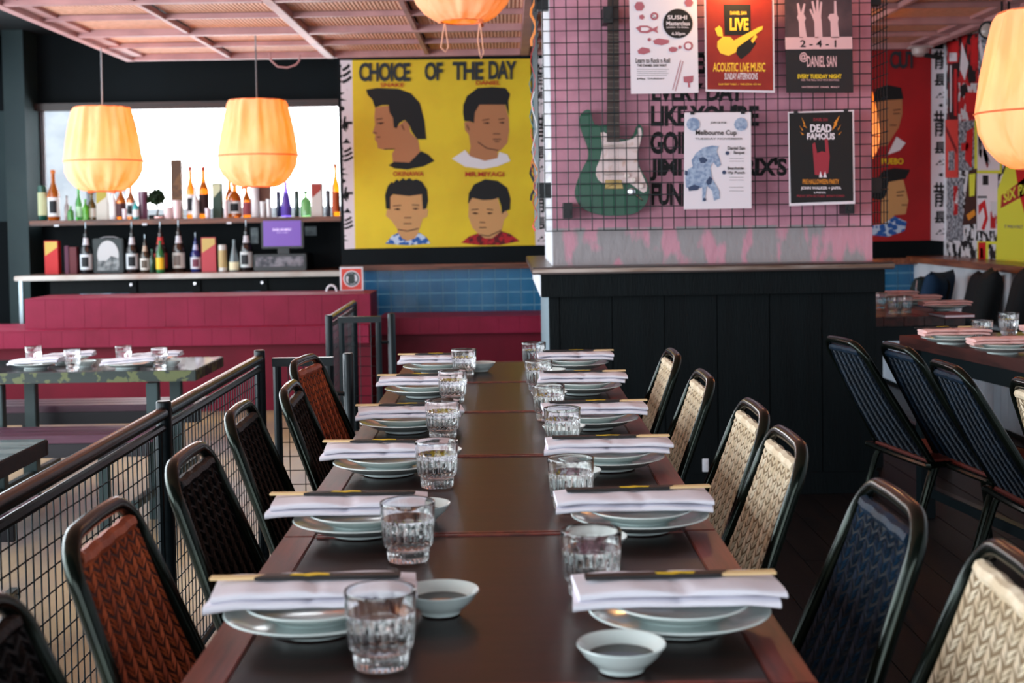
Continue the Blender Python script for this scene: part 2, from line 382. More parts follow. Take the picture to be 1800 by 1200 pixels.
for l in ([(262,432),(300,428)], [(258,410),(292,404)], [(262,508),(280,508)], [(240,484),(262,486)], [(398,440),(412,470)], [(300,576),(360,574)],
          [(852,430),(885,430)], [(845,415),(885,408)], [(940,428),(968,426)], [(935,410),(970,406)], [(905,490),(945,490)], [(905,520),(950,520)], [(915,533),(940,533)], [(820,535),(870,570)], [(870,570),(935,582)], [(760,440),(772,470)],
          [(358,908),(390,910)], [(350,890),(395,886)], [(458,905),(492,905)], [(455,884),(495,886)], [(412,955),(452,955)], [(408,988),(452,988)], [(375,1020),(430,1030)], [(430,1030),(490,1015)],
          [(790,930),(822,932)], [(785,912),(825,908)], [(872,930),(902,930)], [(870,908),(905,912)], [(830,980),(862,982)], [(828,1010),(868,1010)], [(835,1050),(880,1058)], [(880,1058),(950,1025)]):
    feat.append(('feature', z4(ln(*l, w=2.6)), LINE))
for x, y in ((873,430),(958,428),(375,908),(475,906),(806,931),(886,931),(282,432)):
    feat.append(('eye', z4([(x + 8 * math.cos(a), y + 6 * math.sin(a)) for a in (k * PI / 4 for k in range(8))]), HAIR))
it = [('face', A_sk, SK1), ('hair', A_h, HAIR), ('shirt', A_s, HAIR), ('face', B_sk, SK1), ('hair', B_h, HAIR), ('shirt', B_s, SHW),
      ('face', C_sk, SK2), ('hair', C_h, HAIR), ('shirt', C_s, SHB), ('face', D_sk, SK2), ('hair', D_h, HAIR), ('shirt', D_s, SHR)]
def q4(t, a, b, c, d, *k): return (t, 580 + a / 3.158, 80 + b / 3.158, 580 + c / 3.158, 80 + d / 3.158) + k
TITLE = mat('mural title paint', (38, 46, 52), .7)
e, sh, inv = mural('wall_mural', 'yellow painted haircut mural of four heads above the blue tiles', [(619, 106), (932, 103), (941, 431), (624, 437)], YW, [],
    [('title', [q4('CHOICE', 160, 95, 445, 200, .035, .9), q4('OF', 525, 92, 625, 195, .035, .9), q4('THE', 680, 90, 850, 192, .035, .9), q4('DAY', 880, 85, 1035, 188, .035, .9)], TITLE),
     ('name', [q4('SNAKE', 280, 207, 410, 230), q4('DANIEL', 810, 195, 945, 219), q4('OKINAWA', 350, 698, 520, 725), q4('MR.MIYAGI', 750, 700, 965, 728)], REDINK)])
for k, (nm, pts, m) in enumerate(it):
    MB().poly([p + inv for p in sh.outline(pts, .002 + .001 * (k % 3))]).build(nm, m, e, smooth=False)
fb = MB()
for nm, pts, m in feat: fb.poly([p + inv for p in sh.outline(pts, .006)])
o = fb.build('painted_features', LINE, e, smooth=False); o['kind'] = 'stuff'
# red mural
q8 = lambda t, a, b, c, d, *k: (t, 1400 + a / 2.5, b / 2.5, 1400 + c / 2.5, d / 2.5) + k
e, sh, inv = mural('wall_mural', 'red painted haircut mural beside the pillar in the back corner', [(1500, 90), (1637, 86), (1636, 422), (1500, 425)], RW, [],
    [('title', [q8('CUT', 410, 224, 525, 302, .035, .9)], TITLE), ('name', [q8('PUEBO', 375, 695, 470, 722), ], YEL)])
for k, (nm, pts, m) in enumerate([('face', z8([(385,430),(465,432),(466,500),(450,560),(420,605),(400,640),(340,645),(340,430)]), SK1), ('hair', z8([(335,430),(350,390),(400,373),(460,385),(470,435),(400,440),(345,450)]), HAIR), ('shirt', z8([(340,690),(400,680),(440,600),(480,628),(455,660),(395,682)]), SHW),
      ('face', z8([(385,795),(470,790),(492,880),(480,940),(430,945),(430,985),(370,990),(375,870)]), SK2), ('hair', z8([(330,870),(350,790),(380,750),(430,738),(500,745),(480,785),(405,800),(392,862),(370,880)]), HAIR), ('shirt', z8([(325,992),(380,985),(430,950),(485,975),(475,1015),(400,1040),(325,1032)]), SHB)]):
    MB().poly([p + inv for p in sh.outline(pts, .002 + .001 * (k % 3))]).build(nm, m, e, smooth=False)
fb = MB()
for l in ([(425,500),(455,498)], [(425,485),(458,480)], [(410,550),(440,550)], [(440,860),(470,858)], [(440,845),(475,840)], [(462,900),(486,900)]): fb.poly([p + inv for p in sh.outline(z8(ln(*l, w=2.2)), .006)])
o = fb.build('painted_features', LINE, e, smooth=False); o['kind'] = 'stuff'
# character strips
def strip(label, quad, chars, clip, ink=BLACKINK):
    c = at(quad[2][0], quad[2][1], Y=MY); e = empty('lettered_strip', c, 0, label, 'wall strip'); sh = Sheet(Y=MY - .010)
    MB().slab([p - c for p in sh.outline(quad, 0)], (0, .010, 0)).build('strip_board', PAPER, e, smooth=False)
    mb = MB()
    for t, x0, y0, x1, y1 in chars:
        put_text(mb, t, sh.p(x0, y1, .001) - c, sh.p(x1, y1, .001) - c, sh.p(x0, y0, .001) - c, .012, 1.0, clip)
    mb.build('characters', ink, e, smooth=False, normals=False)['kind'] = 'stuff'
strip('white strip of black characters left of the yellow mural', [(598, 106), (619, 106), (624, 437), (606, 438)],
      [('髪', 577, 112, 619, 178), ('・', 590, 186, 606, 196), ('散', 580, 204, 620, 252), ('髪', 580, 258, 622, 308), ('・', 593, 314, 608, 322), ('散', 583, 328, 621, 374), ('髪', 583, 380, 622, 424)], (.5, 1))
strip('narrow white strip of characters right of the yellow mural', [(936, 103), (975, 102), (975, 431), (941, 431)],
      [('散', 941, 112, 975, 158), ('髪', 941, 160, 975, 186), ('散', 941, 200, 975, 250), ('髪', 941, 256, 975, 300), ('散', 941, 328, 975, 374), ('髪', 941, 380, 975, 424)], (0, .55))
strip('white strip of black characters right of the red mural', [(1637, 86), (1664, 86), (1662, 424), (1636, 422)],
      [('散', 1641, 88, 1676, 122), ('髪', 1641, 128, 1676, 172), ('・', 1650, 182, 1662, 188), ('散', 1641, 194, 1676, 240), ('髪', 1641, 248, 1676, 290), ('・', 1650, 304, 1662, 310), ('散', 1641, 320, 1676, 364), ('髪', 1641, 370, 1676, 412)], (0, .6))
# ------------------------------------------------------------------ pillar with dado
PY = 6.2
pl0, pr0 = at(970, 300, Y=PY).x, at(1533, 300, Y=PY).x
zled = at(940, 470, Y=6.0).z
pil = struct(empty('wall_pillar', ((pl0 + pr0) / 2, PY, 0)))
def pbox(n, m, x0, x1, y0, y1, z0, z1, bev=0, sm=False):
    c = pil.location; return MB().box(x0 - c.x, x1 - c.x, y0 - c.y, y1 - c.y, z0, z1).build(n, m, pil, bevel=bev, smooth=sm)
zc = at(1200, 398, Y=PY).z
pbox('painted_face', PINKW, pl0, pr0, PY, PY + 1.15, zc, CZ)
pbox('bare_face', CONC, pl0, pr0, PY, PY + 1.15, zled, zc)
pbox('lit_side_face', WHITEP, pl0 - .004, pl0, PY, PY + 1.15, zled, CZ)  # window light on the pillar's left side put in as white
ul, ur = at(935, 470, Y=6.0).x, at(1573, 470, Y=6.0).x
pbox('ledge', WOODD, ul, ur, 6.0, 7.9, zled - .032, zled, .004, True)
pbox('ledge_edge', NOSE, ul + .002, ur - .002, 5.994, 6.0, zled - .024, zled - .008)
fl0, fr0 = at(951, 500, Y=6.04).x, at(1556, 500, Y=6.04).x
pbox('fascia', BLK, fl0, fr0, 6.04, 7.85, zled - .135, zled - .032, .003, True)
pbox('lit_fascia_end', WHITEP, fl0 - .004, fl0, 6.045, 7.85, zled - .13, zled - .034)  # left end of the black fascia, window light put in as white
dl, dr = at(965, 600, Y=6.1).x, at(1541, 600, Y=6.1).x
pbox('dado_core', BLK, dl + .01, dr - .01, 6.115, 7.8, 0, zled - .135)
pbox('lit_dado_side', mat('pale lit dado side', (120, 140, 150), .6), dl + .006, dl + .01, 6.12, 7.8, 0, zled - .135)  # left side of the dado, window light put into a pale colour
x = dl; ws = [.045] + [.225] * 8
zz = zled - .135
while x < dr - .01:
    w = .05 if x == dl else (.235 if x + .235 < dr - .06 else dr - x)
    pbox('dado_board', BLK, x + .0015, min(x + w, dr) - .0015, 6.1, 6.115, 0, zz, .002, True); x += w
pbox('dado_skirting', BLK, dl - .005, dr + .005, 6.088, 6.1, 0, .1, .003, True)
c = at(1240, 817, Y=6.09)
so = empty('power_socket', c, 0, 'small white power socket low on the black dado behind the chairs', 'socket')
MB().box(-.014, .014, -.006, 0, -.03, .03).build('plate', WHITEP, so, bevel=.002)
MB().box(-.004, .004, -.009, -.005, .006, .016).build('switch', WHITEP, so); MB().box(-.004, .004, -.009, -.005, -.018, -.008).build('switch', WHITEP, so)
# painted quotation on the pillar
sh = Sheet(Y=PY - .001); mb = MB()
def qt(t, x0, y0, x1, y1, b=.038): sh.text(mb, t, x0, y0, x1, y1, .0008, b, .92)
qt('DRESS', 1146, 93, 1282, 130); qt('EVERY DAY', 1146, 146, 1308, 178); qt("LIKE YOU'RE", 1144, 184, 1334, 222); qt('GOING TO', 1143, 231, 1296, 271)
qt("JIMI HENDRIX'S", 1142, 277, 1383, 318); qt('FUNERAL', 1145, 322, 1262, 361)
o = mb.build('painted_quotation', BLACKINK, pil, smooth=False, normals=False)
o.data.transform(Matrix.Translation(-Vector(pil.location)))
# wire grids
def grid(name, label, p0, axis, n, z0, z1, step=.0515, r=.0023):
    e = empty(name, p0, 0, label, 'wire grid'); mb = MB(); L = n * step
    for k in range(n + 1):
        a = Vector(axis) * k * step; mb.tube([a + Vector((0, 0, z0)), a + Vector((0, 0, z1))], r, 6)
    k = 0
    off = Vector((axis[1], -axis[0], 0)) * .005
    while z0 + k * step <= z1: 
        mb.tube([off + Vector((0, 0, z0 + k * step)), off + Vector(axis) * L + Vector((0, 0, z0 + k * step))], r, 6); k += 1
    o = mb.build('wire_mesh', FRAMEP, e); o['kind'] = 'stuff'; return e
zg0 = at(1245, 402, Y=6.09).z
g0 = at(959, 402, Y=6.09).x; g1 = at(1533, 402, Y=6.09).x
nn = 28; st = (g1 - g0) / nn
ge = grid('wire_grid', 'large black wire grid hung across the pink face of the pillar', (g0, 6.09, 0), (1, 0, 0), nn, zg0, 2.42, st)
BRK = mat('black bracket', (22, 24, 28), .5)
for px, py, h in ((998, 370, 34), (1492, 362, 34), (1068, 27, 26)):
    p = at(px, py, Y=6.1); MB().box(p.x - g0 - .02, p.x - g0 + .02, -.01, .105, p.z - .035, p.z + .035).tube([(p.x - g0, -.02, p.z - .01), (p.x - g0, .0, p.z - .01)], .012, 10).build('bracket', BRK, ge, bevel=0)
gl = grid('wire_grid', 'narrow wire grid seen edge-on off the left side of the pillar', (pl0 - .06, 6.12, 0), (0, 1, 0), 20, zg0 + .01, 2.42, .0515)
gr_ = grid('wire_grid', 'narrow wire grid seen edge-on off the right side of the pillar', (pr0 + .045, 6.12, 0), (0, 1, 0), 20, zg0 + .01, 2.42, .0515)
for e, s in ((gl, 1), (gr_, -1)):
    for z in (1.35, 2.2): MB().box(min(-.006, s * .062), max(.006, s * .062), .1, .16, z, z + .07).build('bracket', BRK, e)
cols = [('red', (190, 40, 36)), ('orange', (225, 130, 60)), ('white', (225, 222, 225)), ('teal', (50, 120, 130)), ('black', (25, 25, 30)), ('cream', (230, 205, 160))]
for k, (nm, y, z1_, L, ci) in enumerate((('high', 6.3, 2.3, .25, 1), ('upper', 6.55, 2.12, .35, 0), ('upper', 6.9, 2.0, .3, 3), ('middle', 6.4, 1.85, .4, 2), ('middle', 6.75, 1.7, .3, 0), ('low', 6.3, 1.52, .22, 1), ('low', 7.0, 1.6, .25, 4), ('lowest', 6.5, 1.4, .2, 0))):
    pts = [(pl0 - .072 + .012 * math.sin(j * 1.3 + k), y + .02 * math.sin(j * .9 + k * 2), z1_ - L * j / 9) for j in range(10)]
    tag(MB().tube(pts, .007, 6, flat=.25).build('ribbon', mat(cols[ci][0] + ' ribbon', cols[ci][1], .6)),
        '%s ribbon hanging %s on the edge-on grid left of the pillar, %s' % (cols[ci][0], nm, ['first', 'second', 'third', 'fourth', 'fifth', 'sixth', 'seventh', 'eighth'][k] + ' from the top'), 'ribbon', 'ribbons on the side grid')
# ------------------------------------------------------------------ guitar on the wall
GP = [(215,90),(185,68),(140,85),(108,130),(105,200),(125,280),(160,370),(185,450),(185,530),(150,600),(110,680),(80,760),(60,840),(65,910),(100,980),(160,1030),(250,1065),(350,1085),(450,1085),(560,1080),(640,1060),(700,1020),(745,960),(768,880),(765,800),(740,730),(700,660),(670,590),(658,520),(665,440),(690,370),(712,300),(705,240),(680,215),(655,222),(640,262),(620,310),(585,345),(540,355),(490,345),(430,330),(370,215),(300,225),(250,210),(225,160)]
gz = lambda l: [(1000 + x / 5.456, 180 + y / 5.456) for x, y in l]
gc = at(1076, 290, Y=6.135)
gt = empty('electric_guitar', gc, 0, 'dark green electric guitar with white pickguard hanging behind the wire grid', 'guitar')
GY = 6.135
gpt = lambda l, d=0: [at(x, y, Y=GY - d) - gc for x, y in gz(l)]
body = [Vector(p) for p in gpt(GP)]
body = catmull(body, 4)
MB().slab(body, (0, .042, 0)).build('body', mat('green guitar lacquer', (0, 74, 50), .3, spec=.3, coat=.1), gt, bevel=0, ang=50)
PG = [(305,290),(335,285),(365,300),(370,370),(480,378),(540,370),(620,345),(655,305),(668,245),(690,245),(700,300),(680,400),(655,470),(655,560),(672,620),(720,730),(750,800),(745,850),(715,865),(660,830),(600,785),(560,772),(320,772),(280,740),(258,690),(262,630),(300,540),(320,450),(315,370)]
MB().slab(gpt(PG, .003), (0, .003, 0)).build('pickguard', mat('aged white plastic', (222, 200, 200), .4, col2=(196, 150, 130), scale=30, ramp=(.55, .8)), gt, smooth=False)
MB().slab(gpt([(372, -1250), (478, -1250), (487, 378), (365, 378)], .012), (0, .014, 0)).build('neck', mat('dark fretboard', (52, 34, 30), .4), gt)
fb = MB()
for k in range(20):
    y = 360 - 1600 * (1 - 2 ** (-k / 12)) * .95
    fb.slab(gpt([(368, y), (484, y), (484, y + 4), (368, y + 3)], .0125), (0, .001, 0))
o = fb.build('frets', mat('fret metal', (120, 110, 100), .4, metal=.7), gt); o['kind'] = 'stuff'
CHR = mat('chrome', (210, 210, 215), .15, metal=1.0)
for y in (400, 535, 672): MB().slab(gpt([(338, y), (512, y), (520, y + 26), (330, y + 26)], .009), (0, .007, 0)).build('pickup', mat('cream pickup cover', (205, 185, 180), .4), gt, bevel=.001)
MB().slab(gpt([(350, 742), (505, 742), (520, 828), (345, 828)], .01), (0, .008, 0)).build('bridge', mat('brass bridge', (150, 125, 80), .35, metal=.8), gt, bevel=.001)
sb = MB()
for k in range(6): sb.tube([gpt([(385 + 18 * k, 800)], .016)[0], gpt([(385 + 17.5 * k, -1200)], .016)[0]], .0004, 4)
o = sb.build('strings', mat('bronze strings', (86, 68, 54), .5), gt); o['kind'] = 'stuff'
for x, y in ((560, 700), (620, 742), (692, 802)):
    c = gpt([(x, y)], .003)[0]; MB().lathe([(.012, 0), (.011, .010), (.009, .012)], 16).build('knob', mat('white knob', (225, 210, 205), .4), gt, loc=c).rotation_euler = (R90, 0, 0)
c = gpt([(600, 855)], .001)[0]; MB().lathe([(.017, 0), (.017, .003), (.012, .004)], 20).build('jack_plate', CHR, gt, loc=c).rotation_euler = (R90, 0, 0)
MB().tube([gpt([(640, 885)], .01)[0], gpt([(708, 940)], .014)[0]], .0035, 8).build('tremolo_arm', CHR, gt)
MB().slab([Vector(p) for p in gpt([(372, -1250), (478, -1250), (520, -1340), (500, -1560), (420, -1600), (360, -1500), (350, -1330)], .0)], (0, .014, 0)).build('headstock', mat('headstock wood', (190, 150, 100), .4), gt)
# ------------------------------------------------------------------ posters on the grid
def poster(label, quad, col, curl=.0008):
    """paper sheet, slightly curled, hanging on the front of the grid; quad: tl, tr, br, bl"""
    Y = 6.074; c = at((quad[2][0] + quad[3][0]) / 2, quad[2][1], Y=Y)
    e = empty('poster', c, 0, label, 'poster', 'posters on the pillar grid')
    P = [at(x, y, Y=Y) for x, y in quad]; mb = MB(); n = 8; V = []
    for i in range(n + 1):
        row = []
        for j in range(5):
            u, v = j / 4, i / n
            p = (P[0] * (1 - u) + P[1] * u) * (1 - v) + (P[3] * (1 - u) + P[2] * u) * v
            p.y += -.0 - curl * max(0, (v - .85)) * 8 * (abs(u - .5) * 2) ** 3
            row.append(mb.b.verts.new(p - c))
        V.append(row)
    for i in range(n):
        for j in range(4): mb.b.faces.new((V[i][j], V[i][j + 1], V[i + 1][j + 1], V[i + 1][j]))
    mb.build('sheet', col, e)
    for q in (quad[0], quad[1]):
        p = at(q[0] + (14 if q is quad[0] else -14), q[1] + 1, Y=Y - .004) - c
        MB().box(p.x - .009, p.x + .009, -.006, .012, p.z - .006, p.z + .008).build('clip', BRK, e, bevel=.001)
    sh = Sheet(Y=Y - .0022)
    def pr(nm, m, polys=(), texts=(), lift=0, stuff=True):
        mb = MB()
        for pts in polys: mb.poly([sh.p(x, y, lift) - c for x, y in pts])
        for t in texts: put_text(mb, t[0], sh.p(t[1], t[4], lift) - c, sh.p(t[3], t[4], lift) - c, sh.p(t[1], t[2], lift) - c, *(t[5:] or (.015,)))
        o = mb.build(nm, m, e, smooth=False, normals=False)
        if texts or len(polys) > 1: o['kind'] = 'stuff'
        return o
    return pr
def circ(x, y, r, n=20, ry=None): return [(x + r * math.cos(k * 2 * PI / n), y + (ry or r) * math.sin(k * 2 * PI / n)) for k in range(n)]
def z7(l): return [(920 + x / 2.5, y / 2.5) for x, y in l]
def t7(t, a, b, c, d, *k): return (t, 920 + a / 2.5, b / 2.5, 920 + c / 2.5, d / 2.5) + k
def zb_(l): return [(1100 + x / 3.16, y / 3.16) for x, y in l]
def tb(t, a, b, c, d, *k): return (t, 1100 + a / 3.16, b / 3.16, 1100 + c / 3.16, d / 3.16) + k
RNK = mat('rose ink', (168, 96, 108), .8)
pr = poster('white sushi class poster with a round black badge, top left of the grid', [(1106, -6), (1225, -6), (1228, 163), (1109, 165)], PAPER)
pr('badge', BLACKINK, [circ(1100 + 289 / 3.16, 131 / 3.16, 26, 28)])
pr('badge_lettering', PAPER, [], [tb('SUSHI', 232, 85, 340, 108), tb('Masterclass', 226, 118, 356, 142), tb('LEARN TO ROLL', 226, 148, 350, 156), tb('6.30pm', 256, 178, 330, 200)], .001)
fish = zb_([(55, 155), (80, 142), (120, 142), (150, 158), (178, 145), (172, 165), (180, 185), (150, 172), (120, 185), (80, 182)])
pr('fish_drawing', RNK, [fish, zb_([(150, 225), (180, 213), (240, 222), (238, 240), (200, 252), (160, 245)]), circ(1100 + 158 / 3.16, 90 / 3.16, 7), circ(1100 + 347 / 3.16, 255 / 3.16, 8), circ(1100 + 75 / 3.16, 35 / 3.16, 9, 6), circ(1100 + 350 / 3.16, 15 / 3.16, 8, 6),
    zb_([(65, 280), (90, 262), (130, 270), (135, 290), (100, 302), (70, 298)]), circ(1100 + 88 / 3.16, 95 / 3.16, 5, 5), circ(1100 + 262 / 3.16, 275 / 3.16, 8, 7, 5), circ(1100 + 130 / 3.16, 220 / 3.16, 3), circ(1100 + 300 / 3.16, 262 / 3.16, 3)])
pr('fish_drawing_gap', PAPER, [circ(1100 + 158 / 3.16, 90 / 3.16, 4), circ(1100 + 158 / 3.16, 90 / 3.16, 4), zb_([(85, 152), (118, 152), (135, 160), (118, 172), (85, 172)]), circ(1100 + 347 / 3.16, 255 / 3.16, 5)], [], .001)
pr('chopsticks_drawing', RNK, [zb_(ln((305, 335), (260, 500), 2)), zb_(ln((318, 340), (275, 505), 2)), zb_([(320, 425), (375, 420), (372, 455), (355, 460), (357, 485), (345, 485), (345, 460), (322, 456)])])
pr('lettering', BLACKINK, [zb_(ln((62, 385 + 11 * k), (240 - 12 * (k % 2), 385 + 11 * k), .9)) for k in range(4)], [tb('Learn to Rock n Roll', 55, 322, 245, 350), tb('THE DANIEL SAN WAY!', 62, 356, 226, 371, .03), tb('$49pp  THURSDAY', 62, 432, 215, 445)])
# red poster
OR = mat('red gig poster paper', (132, 28, 22), .6, col2=(160, 46, 24), scale=5, ramp=(.4, .7)); YK = mat('yellow ink', (250, 200, 60), .6)
pr = poster('red live music poster with a yellow guitar, top middle of the grid', [(1238, -8), (1360, -8), (1362, 163), (1240, 161)], PAPER)
pr('red_field', OR, [[(1241, -5), (1357, -5), (1359, 159), (1243, 157)]])
pr('black_board', BLACKINK, [zb_([(543, 25), (693, 25), (695, 195), (550, 195)]), zb_([(610, 250), (690, 215), (725, 240), (690, 290), (640, 330), (615, 300)])], [], .0008)
pr('lettering', YK, [zb_([(510, 230), (540, 203), (580, 205), (600, 225), (740, 150), (762, 145), (758, 165), (620, 262), (612, 290), (570, 310), (525, 295), (508, 262)]), zb_([(495, 160), (520, 142), (535, 160), (540, 205), (510, 200)]), zb_([(720, 190), (730, 205), (705, 240), (695, 225)])],
    [tb("DANIEL SAN", 580, 62, 670, 82), tb('LIVE', 578, 100, 682, 170, .04), tb('ACOUSTIC LIVE MUSIC', 485, 348, 775, 398), tb('OUR FREE TABLE  |  THE LOCAL CO AU', 515, 463, 750, 475)], .0016)
pr('white_lettering', PAPER, [], [tb('SUNDAY AFTERNOONS', 548, 405, 732, 442)], .0016)
# 2-4-1
pr = poster('black two for one poster with three raised hands, top right of the grid', [(1379, -8), (1497, -8), (1500, 163), (1382, 163)], mat('black poster paper', (26, 24, 28), .6))
pr('photo_field', mat('smoky grey print', (92, 66, 70), .7, col2=(60, 46, 52), scale=5), [[(1379, -8), (1497, -8), (1498, 66), (1380, 67)]])
PALE = mat('pale pink print', (214, 172, 176), .7)
z6 = lambda l: [(1380 + x / 3.16, y / 3.16) for x, y in l]
t6 = lambda t, a, b, c, d, *k: (t, 1380 + a / 3.16, b / 3.16, 1380 + c / 3.16, d / 3.16) + k
pr('hands_print', PALE, [z6([(0, 207), (372, 204), (374, 272), (2, 275)]),
    z6([(80, 210), (76, 120), (66, 98), (72, 80), (65, 20), (76, 16), (88, 70), (104, 18), (113, 22), (104, 78), (116, 100), (108, 122), (122, 210)]),
    z6([(165, 210), (162, 120), (135, 55), (142, 46), (160, 82), (146, 8), (157, 4), (172, 68), (174, 0), (186, 0), (187, 68), (196, 8), (206, 12), (200, 95), (203, 118), (208, 210)]),
    z6([(255, 210), (252, 120), (238, 98), (248, 78), (272, 76), (272, 5), (284, 5), (288, 80), (298, 100), (293, 125), (302, 210)])], [], .0008)
pr('numbers', BLACKINK, [], [t6('2 - 4 - 1', 84, 222, 284, 262, .02)], .0016)
pr('lettering', PALE, [], [t6('@', 80, 290, 125, 345, .02), t6('DANIEL SAN', 122, 310, 286, 372, .02), t6('FEEL THE REAL HALF PRICE MADNESS', 90, 440, 300, 449), t6('WATERFRONT  DANIEL  MANLY', 92, 478, 302, 488)], .0008)
pr('yellow_lettering', YEL, [], [t6('EVERY TUESDAY NIGHT', 70, 412, 314, 436, .03)], .0008)
# Melbourne cup
BLINK = mat('blue grey ink', (118, 138, 170), .8, col2=(160, 176, 200), scale=60); DBL = mat('dark blue ink', (56, 70, 100), .8)
pr = poster('pale racing day poster with a blue flowered horse, lower middle of the grid', [(1203, 198), (1320, 197), (1321, 366), (1202, 368)], PAPER)
pr('horse_drawing', BLINK, [zb_([(330, 985), (345, 940), (372, 925), (365, 890), (390, 850), (430, 820), (480, 808), (515, 812), (505, 840), (520, 880), (530, 915), (510, 930), (485, 900), (470, 930), (480, 990), (520, 1060), (522, 1100), (490, 1115), (480, 1060), (450, 1030), (440, 1110), (425, 1120), (425, 1040), (370, 1055), (335, 1040)]), circ(1100 + 375 / 3.16, 690 / 3.16, 12, 12), circ(1100 + 640 / 3.16, 690 / 3.16, 12, 12)])
pr('flower_print', DBL, [zb_([(405, 880), (430, 870), (455, 888), (440, 905), (415, 905)]), zb_([(445, 1010), (465, 980), (482, 990), (475, 1020), (455, 1028)]), zb_([(345, 1040), (380, 1025), (412, 1035), (400, 1055), (350, 1060)]), circ(1100 + 437 / 3.16, 1108 / 3.16, 3), zb_([(328, 945), (345, 950), (342, 975), (328, 972)]), circ(1100 + 564 / 3.16, 850 / 3.16, 3.5), circ(1100 + 546 / 3.16, 957 / 3.16, 3.5)], [], .0008)
pr('lettering', BLACKINK, [zb_(ln((575, y), (655, y), .8)) for y in (880, 895, 985, 1000, 1040, 1060)], [tb('JOIN US FOR', 470, 675, 560, 690), tb('Melbourne Cup', 388, 722, 615, 758, .02), tb('Daniel San', 566, 812, 662, 832, .02), tb('Banquet', 600, 838, 660, 860, .02), tb('Beachside', 566, 925, 655, 942, .02), tb('Vip Punch', 566, 950, 660, 970, .02), tb('TUESDAY NOVEMBER', 385, 766, 650, 775)], .0016)
# dead famous
pr = poster('black party poster with white border and lightning bolts, lower right of the grid', [(1385, 197), (1501, 193), (1503, 358), (1387, 362)], PAPER)
pr('black_field', BLACKINK, [[(1387, 199), (1498, 196), (1500, 353), (1390, 357)]])
pr('bolt_print', mat('orange ink', (222, 140, 40), .7), [z6([(92, 650), (112, 690), (106, 692), (124, 712), (100, 700), (106, 696)]), z6([(304, 640), (285, 690), (290, 692), (260, 725), (275, 685), (270, 683)]), z6([(78, 695), (100, 722), (96, 726)]), z6([(84, 732), (104, 745), (98, 750)]), z6([(312, 690), (292, 718), (296, 722)]), z6([(315, 730), (296, 745), (300, 750)])],
    [t6('PRE HALLOWEEN PARTY', 98, 995, 300, 1022)], .0008)
pr('hand_print', mat('dark red ink', (150, 44, 58), .7), [z6([(165, 970), (158, 880), (152, 800), (166, 790), (178, 850), (205, 840), (225, 845), (220, 770), (236, 765), (248, 870), (240, 960), (205, 975)])], [t6('DANIEL SAN', 158, 655, 236, 672), t6('FRIDAY 28TH OCTOBER  MANLY CORSO', 66, 1082, 330, 1094)], .0008)
pr('white_lettering', PAPER, [z6([(188, 985), (196, 950), (208, 985)]), z6([(212, 985), (222, 950), (232, 985)])], [t6('DEAD', 140, 690, 258, 735, .04), t6('FAMOUS', 122, 738, 276, 775, .04), t6('JOHN WALKER + JAFFA', 88, 1036, 312, 1056, .03), t6('& FRIENDS', 160, 1064, 225, 1074)], .0016)
# ------------------------------------------------------------------ hanging ceiling grid
HZ = 2.585
cg = empty('hanging_ceiling_grid', (0, 6, HZ), 0, 'dusty pink slatted ceiling grid with woven panels above the whole room', 'ceiling grid')
def cbox(n, m, x0, x1, y0, y1, z0, z1, bev=0): return MB().box(x0, x1, y0 - 6, y1 - 6, z0, z1).build(n, m, cg, bevel=bev, smooth=bool(bev))
gxs = [-3.05, -1.42, .16, 1.78, 3.42]; ys = [11.17 - 1.43 * k for k in range(8)]
for k, x in enumerate(gxs):
    cbox('beam', BEAM, x - .035, x + .035, ys[-1], ys[0] + .035, 0, .07, .004)
    if k in (0, 4):
        s = 1 if k == 0 else -1
        cbox('edge_batten', BEAM, min(x, x + s * .13), max(x, x + s * .13), ys[-1], ys[0], .03, .06, .003)
for k in range(4):
    x = (gxs[k] + gxs[k + 1]) / 2; cbox('thin_batten', BEAM, x - .018, x + .018, ys[-1], ys[0], .012, .05, .003)
pproto = {}
for j, y in enumerate(ys):
    for k in range(4):
        cbox('cross_beam', BEAM, gxs[k] + .035, gxs[k + 1] - .035, y - .035, y + .035, .002, .066, .004)
        if j < 7: cbox('thin_batten', BEAM, gxs[k] + .035, gxs[k + 1] - .035, y - .715 - .016, y - .715 + .016, .014, .05, .003)
for j in range(7):
    for k in range(4):
        xm = (gxs[k] + gxs[k + 1]) / 2
        for h in range(2):
            for g in range(2):
                x0, x1 = (gxs[k], xm) if g == 0 else (xm, gxs[k + 1])
                y1 = ys[j] - h * .715; y0 = y1 - .715
                key = (k, g)
                if key not in pproto:
                    o = cbox('woven_panel', PANEL, x0 + .03, x1 - .03, y0 + .02, y1 - .02, .052, .06); pproto[key] = (o, y0)
                else:
                    o = pproto[key][0].copy(); C.objects.link(o); o.location.y = y0 - pproto[key][1]
# downlight, camera and fairy cord
p = at(463, 108, Y=11.1)
tag(MB().tube([(at(474, 92, Y=11.05)), (at(476, 106, Y=11.05)), (at(488, 117, Y=11.05)), (at(505, 119, Y=11.05)), (at(520, 114, Y=11.05)), (at(526, 107, Y=11.05)), (at(527, 96, Y=11.05))], .008, 8).build('looped_cable', BEAM), 'pink cable looping below the far edge of the ceiling grid', 'cable')
